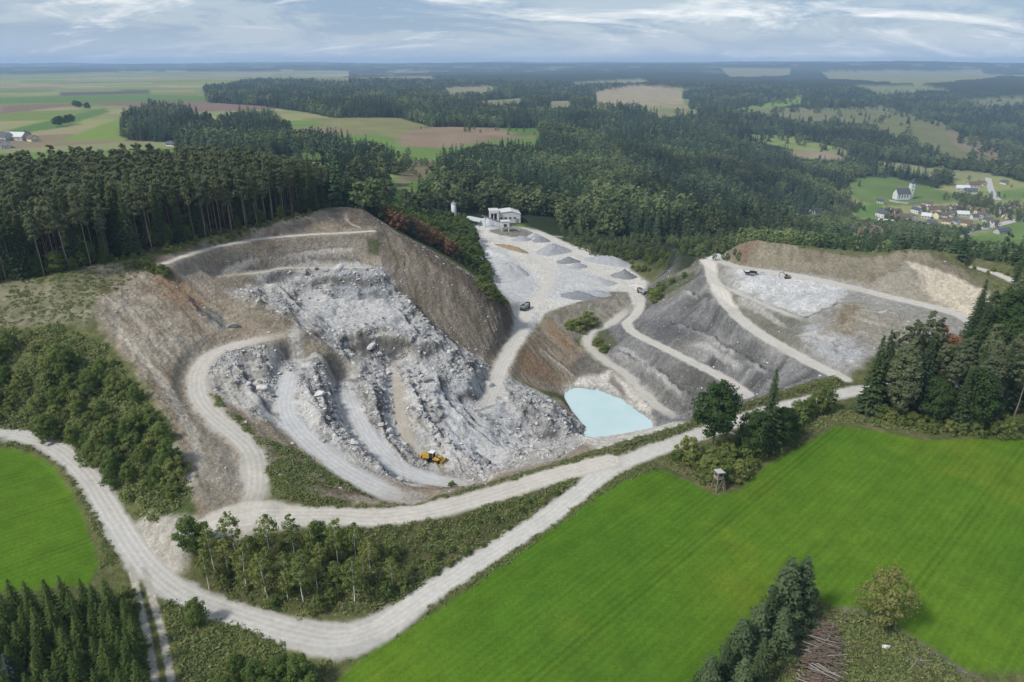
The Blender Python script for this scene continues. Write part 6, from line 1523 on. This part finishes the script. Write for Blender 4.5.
# ------------------------------------------------------------------ village
def house(px, py, w, d, h, rz, wall, roof, label, far=False, pitch=.75, grp='village houses'):
    x, y, z = ground_at(px, py)
    e = empty('house', (x, y, z - .6), rz, label, 'house', grp)
    rh = d / 2 * pitch
    Geo().prism([(-d / 2, 0), (d / 2, 0), (d / 2, h), (0, h + rh), (-d / 2, h)], -w / 2, w / 2).obj('wall', PM[wall], e)
    ov = .5
    rf = Geo().prism([(-d / 2 - ov, h - ov * pitch), (0, h + rh), (d / 2 + ov, h - ov * pitch), (d / 2 + ov, h - ov * pitch + .35), (0, h + rh + .35), (-d / 2 - ov, h - ov * pitch + .35)], -w / 2 - ov, w / 2 + ov).obj('roof', PM[roof], e)
    Geo().box((d * .18, w * .2, h + rh * .85), (.8, .8, 1.8)).obj('chimney', PM['grey'], rf)
    wm = Geo().box((0, 0, 0), (1.1, .1, 1.2)).mesh('window', PM['glass'])
    for sx in (-.26, .26):
        for zz in ((1.9, 4.6) if h > 5 else (1.9,)):
            o = link('window', wm, e); o.location = (d * sx, -w / 2 - .04, zz + .4)
    for k in range(3):
        o = link('window', wm, e); o.location = (-d / 2 - .04, w * (-.32 + .32 * k), 2.4); o.rotation_euler = (0, 0, math.pi / 2)
    Geo().box((0, -w / 2 - .05, 1.6), (1.2, .12, 2.2)).obj('door', PM['wood'], e)
HOUSES = [
    (882, 217, 13, 10, 6, .4, 'white', 'tile_grey', 'tall white gabled house below the church'), (880, 203, 8, 7, 4, 1.2, 'white', 'tile_grey', 'small white house left of the churchyard wall'), (885, 225, 16, 9, 4, 1.0, 'white', 'roofpale', 'house with long pale roof below the white gabled house'),
    (902, 219, 13, 9, 4, 1.45, 'white', 'tile_brown', 'brown roofed white house under the church'), (911, 219, 9, 8, 4, .2, 'white', 'tile_brown', 'smaller brown roofed house next to the one under the church'), (868, 237, 15, 9, 4, 1.2, 'white', 'tile_red', 'red roofed house at the left end of the village above the spoil ridge'),
    (875, 233, 11, 8, 4, .5, 'cream', 'tile_red', 'cream house behind the red roofed one at the village end'), (907, 231, 12, 9, 5, 1.4, 'white', 'tile_brown', 'white house low in the village above the woodland strip'), (926, 218, 11, 9, 4, .9, 'grey', 'roofpale', 'grey house with pale roof in the village middle'), (931, 225, 10, 8, 4, .3, 'white', 'tile_grey', 'white house with slate roof in the village middle'),
    (940, 213, 13, 10, 6, 1.1, 'cream', 'tile_brown', 'bright cream house right of the church'), (932, 211, 13, 9, 4, 1.5, 'grey', 'tile_brown', 'brown roofed farmhouse beside the bright cream house'), (951, 216, 9, 8, 4, .1, 'cream', 'tile_red', 'small cream house right of the bright cream house'), (962, 216, 14, 9, 4, 1.3, 'grey', 'roofpale', 'long grey house with pale roof on the right of the village'), (966, 225, 10, 8, 4, .6, 'cream', 'tile_brown', 'cream house above the bridge road'),
    (946, 223, 10, 8, 4, 1.0, 'cream', 'tile_brown', 'cream house among trees in the lower village'), (956, 223, 9, 8, 4, .2, 'white', 'tile_grey', 'white house among trees above the bridge road'), (979, 214, 11, 9, 6, .8, 'cream', 'tile_brown', 'tall cream house on the right of the village'), (988, 222, 10, 8, 4, .5, 'white', 'tile_grey', 'white house at the upper end of the bridge road'), (994, 224, 9, 7, 4, 1.2, 'white', 'tile_brown', 'small white house at the end of the bridge road'),
    (972, 229, 9, 8, 4, .4, 'white', 'tile_red', 'red roofed white house beside the bridge road'), (870, 225, 12, 8, 4, .9, 'grey', 'tile_brown', 'grey barn left of the long pale roof'), (832, 229, 18, 9, 4, 1.4, 'grey', 'tile_grey', 'long dark roofed barn at the left end of the village'), (846, 231, 16, 9, 4, 1.2, 'grey', 'tile_grey', 'dark roofed barn next to the long barn'), (783, 213, 14, 9, 4, 1.4, 'grey', 'roofpale', 'pale roofed farm building in the hamlet left of the village'),
    (796, 213, 16, 10, 4, 1.5, 'white', 'tile_brown', 'brown roofed farmhouse in the hamlet left of the village'), (806, 215, 18, 9, 4, 1.5, 'white', 'roofpale', 'white barn with pale roof in the hamlet left of the village'), (817, 214, 14, 9, 4, 1.3, 'white', 'tile_grey', 'slate roofed house in the hamlet left of the village'), (824, 216, 9, 8, 4, .2, 'cream', 'tile_red', 'small red roofed house at the right of the hamlet'),
    (962, 190, 18, 10, 4, 1.3, 'grey', 'roofpale', 'pale roofed farm shed above the village meadow'), (973, 187, 18, 11, 5, 1.5, 'grey', 'tile_brown', 'brown roofed barn of the farm above the village'), (981, 185, 13, 9, 4, .3, 'cream', 'tile_red', 'red roofed house of the farm above the village'), (970, 193, 16, 10, 4, 1.1, 'grey', 'tile_grey', 'dark farm shed below the brown roofed barn'), (1004, 184, 9, 8, 4, .5, 'white', 'tile_grey', 'small white house beside the upper village road'), (1002, 233, 20, 8, 4, 1.9, 'grey', 'tile_grey', 'long dark shed in the meadow beside the bridge road'),
    (898, 240, 10, 8, 4, .7, 'white', 'tile_grey', 'white house half hidden by the woodland strip'), (890, 233, 9, 8, 4, 1.1, 'cream', 'tile_brown', 'cream house in the lower village left of the white house'), (918, 226, 9, 8, 4, .5, 'white', 'tile_red', 'red roofed white house in the village middle')]
for hh in HOUSES: house(*hh)
SP = [(888, 211), (896, 214), (916, 213), (921, 209), (927, 206), (936, 218), (943, 217), (949, 210), (957, 211), (969, 210), (974, 219), (983, 218), (960, 207), (938, 229), (914, 234), (922, 231), (899, 227), (893, 221), (860, 229), (855, 225), (812, 218), (790, 218), (776, 216), (1000, 214), (1010, 208), (1006, 218), (877, 228), (929, 233)]
for i, (a, b) in enumerate(SP):
    wl, rf = [('white', 'tile_brown'), ('cream', 'tile_red'), ('white', 'tile_grey'), ('grey', 'tile_brown')][i % 4]
    house(a, b, 8 + (i * 7) % 5, 7 + i % 2, 3.6 + (i % 3), (i * 1.7) % 3.1, wl, rf, f'small {dict(white="white", cream="cream", grey="grey")[wl]} house with {dict(tile_brown="brown", tile_red="red", tile_grey="slate")[rf]} roof packed among the village gardens', grp=f'small {wl} {rf.split("_")[1]} roofed village houses')
for (a, b, w, d, h, rz, wl, rf, lb) in ((5, 140, 20, 12, 5, 1.2, 'grey', 'tile_grey', 'grey roofed barn of the farm at the far left above the pines'), (17, 140, 26, 12, 5, 1.4, 'grey', 'roofpale', 'long pale roofed barn of the far left farm'), (26, 138, 16, 10, 5, .4, 'white', 'tile_grey', 'slate roofed house of the far left farm'), (3, 147, 16, 10, 5, .9, 'white', 'tile_red', 'red roofed house of the far left farm'), (33, 141, 12, 9, 4, 1.0, 'cream', 'tile_brown', 'small cream house of the far left farm'), (172, 146, 9, 6, 3, 1.3, 'white', 'tile_grey', 'lone white shed at the foot of the left grove')):
    house(a, b, w, d, h, rz, wl, rf, lb, grp='far farm buildings')
x, y, z = ground_at(902, 199)
e = empty('church', (x, y, z - 1), -.08, 'white village church with dark nave roof and tower', 'church'); e.scale = (.86, .86, .86)
Geo().prism([(-6, 0), (6, 0), (6, 11), (0, 18), (-6, 11)], -14, 10).obj('nave_wall', PM['white'], e); rf = Geo().prism([(-6.6, 10.6), (0, 18.2), (6.6, 10.6), (6.6, 11.1), (0, 18.9), (-6.6, 11.1)], -14.4, 10).obj('nave_roof', PM['tile_grey'], e)
e.rotation_euler = (0, 0, -math.pi / 2 + .12)
e2 = Geo().box((0, 13.4, 13.5), (6.4, 6.4, 27)).obj('tower', PM['white'], e)
Geo().add([(-3.6, 9.8, 27), (3.6, 9.8, 27), (3.6, 17, 27), (-3.6, 17, 27), (0, 13.4, 36)], [(0, 1, 4), (1, 2, 4), (2, 3, 4), (3, 0, 4), (3, 2, 1, 0)]).obj('spire', PM['copper'], e2)
for zz in (16, 22): Geo().box((3.24, 13.4, zz), (.12, 1.4, 2.6)).obj('window', PM['glass'], e2)
for k in range(4): Geo().box((6.06, -10 + 5 * k, 6.5), (.12, 1.5, 4.5)).obj('window', PM['glass'], e)
# churchyard wall and village roads
def low_wall(pts, h, label):
    w = [ground_at(a, b) for a, b in pts]; g = Geo()
    for p, q_ in zip(w[:-1], w[1:]):
        c = ((p[0] + q_[0]) / 2, (p[1] + q_[1]) / 2, min(p[2], q_[2]) + h / 2 - .5); L = math.hypot(q_[0] - p[0], q_[1] - p[1])
        g.box(c, (L, .6, h + 1), math.atan2(q_[1] - p[1], q_[0] - p[0]))
    g.obj('churchyard_wall', PM['concrete'], None, label=label, category='wall')
low_wall([(889, 201), (898, 203), (908, 204), (918, 203)], 2.5, 'pale stone wall in front of the village church')
def draped(name, pts, width, mat, lift=.25):
    w = catmull([W(a, b) for a, b in pts], 8); vs = []; n = len(w)
    for i in range(n):
        d = w[min(i + 1, n - 1)] - w[max(i - 1, 0)]; d = d / np.linalg.norm(d); nn = np.array([-d[1], d[0]])
        for s in (-1, 0, 1): p = w[i] + nn * s * width / 2; vs.append((p[0], p[1], float(hgt(p[0], p[1])) + lift))
    fs = [(3 * i + k, 3 * i + k + 1, 3 * i + k + 4, 3 * i + k + 3) for i in range(n - 1) for k in (0, 1)]
    link(name, mesh_from(name, vs, fs, mat), kind='structure')
draped('village_road', [(988, 178), (990, 186), (992, 192), (998, 200)], 9, PM['concrete'])
draped('village_road', [(955, 238), (966, 233), (985, 228), (1010, 222), (1040, 214)], 9, PM['concrete'])
draped('village_road', [(735, 222), (760, 219), (775, 216)], 8, PM['concrete'])
# pale stemmed birches in a row on the far meadow
for k in range(10):
    x, y = W(716 + k * 6.6, 133 + k * .12); tree('birch', x, y, rng.uniform(15, 20), 'pale stemmed tree in the row above the light meadow beyond the hill wood', 'pale trees above the far meadow', 1.6)
for (a, b) in ((76, 108), (80, 109), (88, 110), (62, 126), (68, 125), (58, 127), (72, 124)): x, y = W(a, b); tree('broad', x, y, 14, 'lone round tree out on the open plateau fields', 'lone trees on the plateau', 1.3)

# ------------------------------------------------------------------ small sets of look-alikes: tell them apart by their order
ORD = ['leftmost', 'second from left', 'third from left', 'fourth from left', 'fifth from left', 'sixth from left', 'seventh from left', 'eighth from left', 'ninth from left', 'tenth from left', 'eleventh from left', 'twelfth from left']
same = {}
for o in COL.objects:
    if o.get('category') and o.parent is None: same.setdefault(o['label'], []).append(o)
for lb, obs in same.items():
    if 1 < len(obs) <= 12:
        obs.sort(key=lambda o: in_picture(o.location.x, o.location.y, o.location.z)[0])
        for k, o in enumerate(obs):
            t_ = f'{lb}, {ORD[k]}'
            if len(t_.split()) <= 16: o['label'] = t_

# ------------------------------------------------------------------ haze
def haze():
    g = Geo(); x0, x1, y0, y1, z0, z1 = -17000, 17000, -400, 17800, float(ZG.min()) - 2, max(float(ZG.max()) + 3, 150)
    g.box(((x0 + x1) / 2, (y0 + y1) / 2, (z0 + z1) / 2), (x1 - x0, y1 - y0, z1 - z0))
    m = bpy.data.materials.new('thin_haze'); m.use_nodes = True; nt = m.node_tree; nt.nodes.clear()
    o = nt.nodes.new('ShaderNodeOutputMaterial'); v = nt.nodes.new('ShaderNodeVolumePrincipled')
    v.inputs['Color'].default_value = (.52, .73, 1.0, 1); v.inputs['Density'].default_value = HAZE; v.inputs['Anisotropy'].default_value = .0
    nt.links.new(v.outputs[0], o.inputs['Volume'])
    ob = g.obj('haze', m); ob['kind'] = 'stuff'; ob['label'] = 'thin bluish haze over the far hills'
HAZE = 1.05e-4
haze()
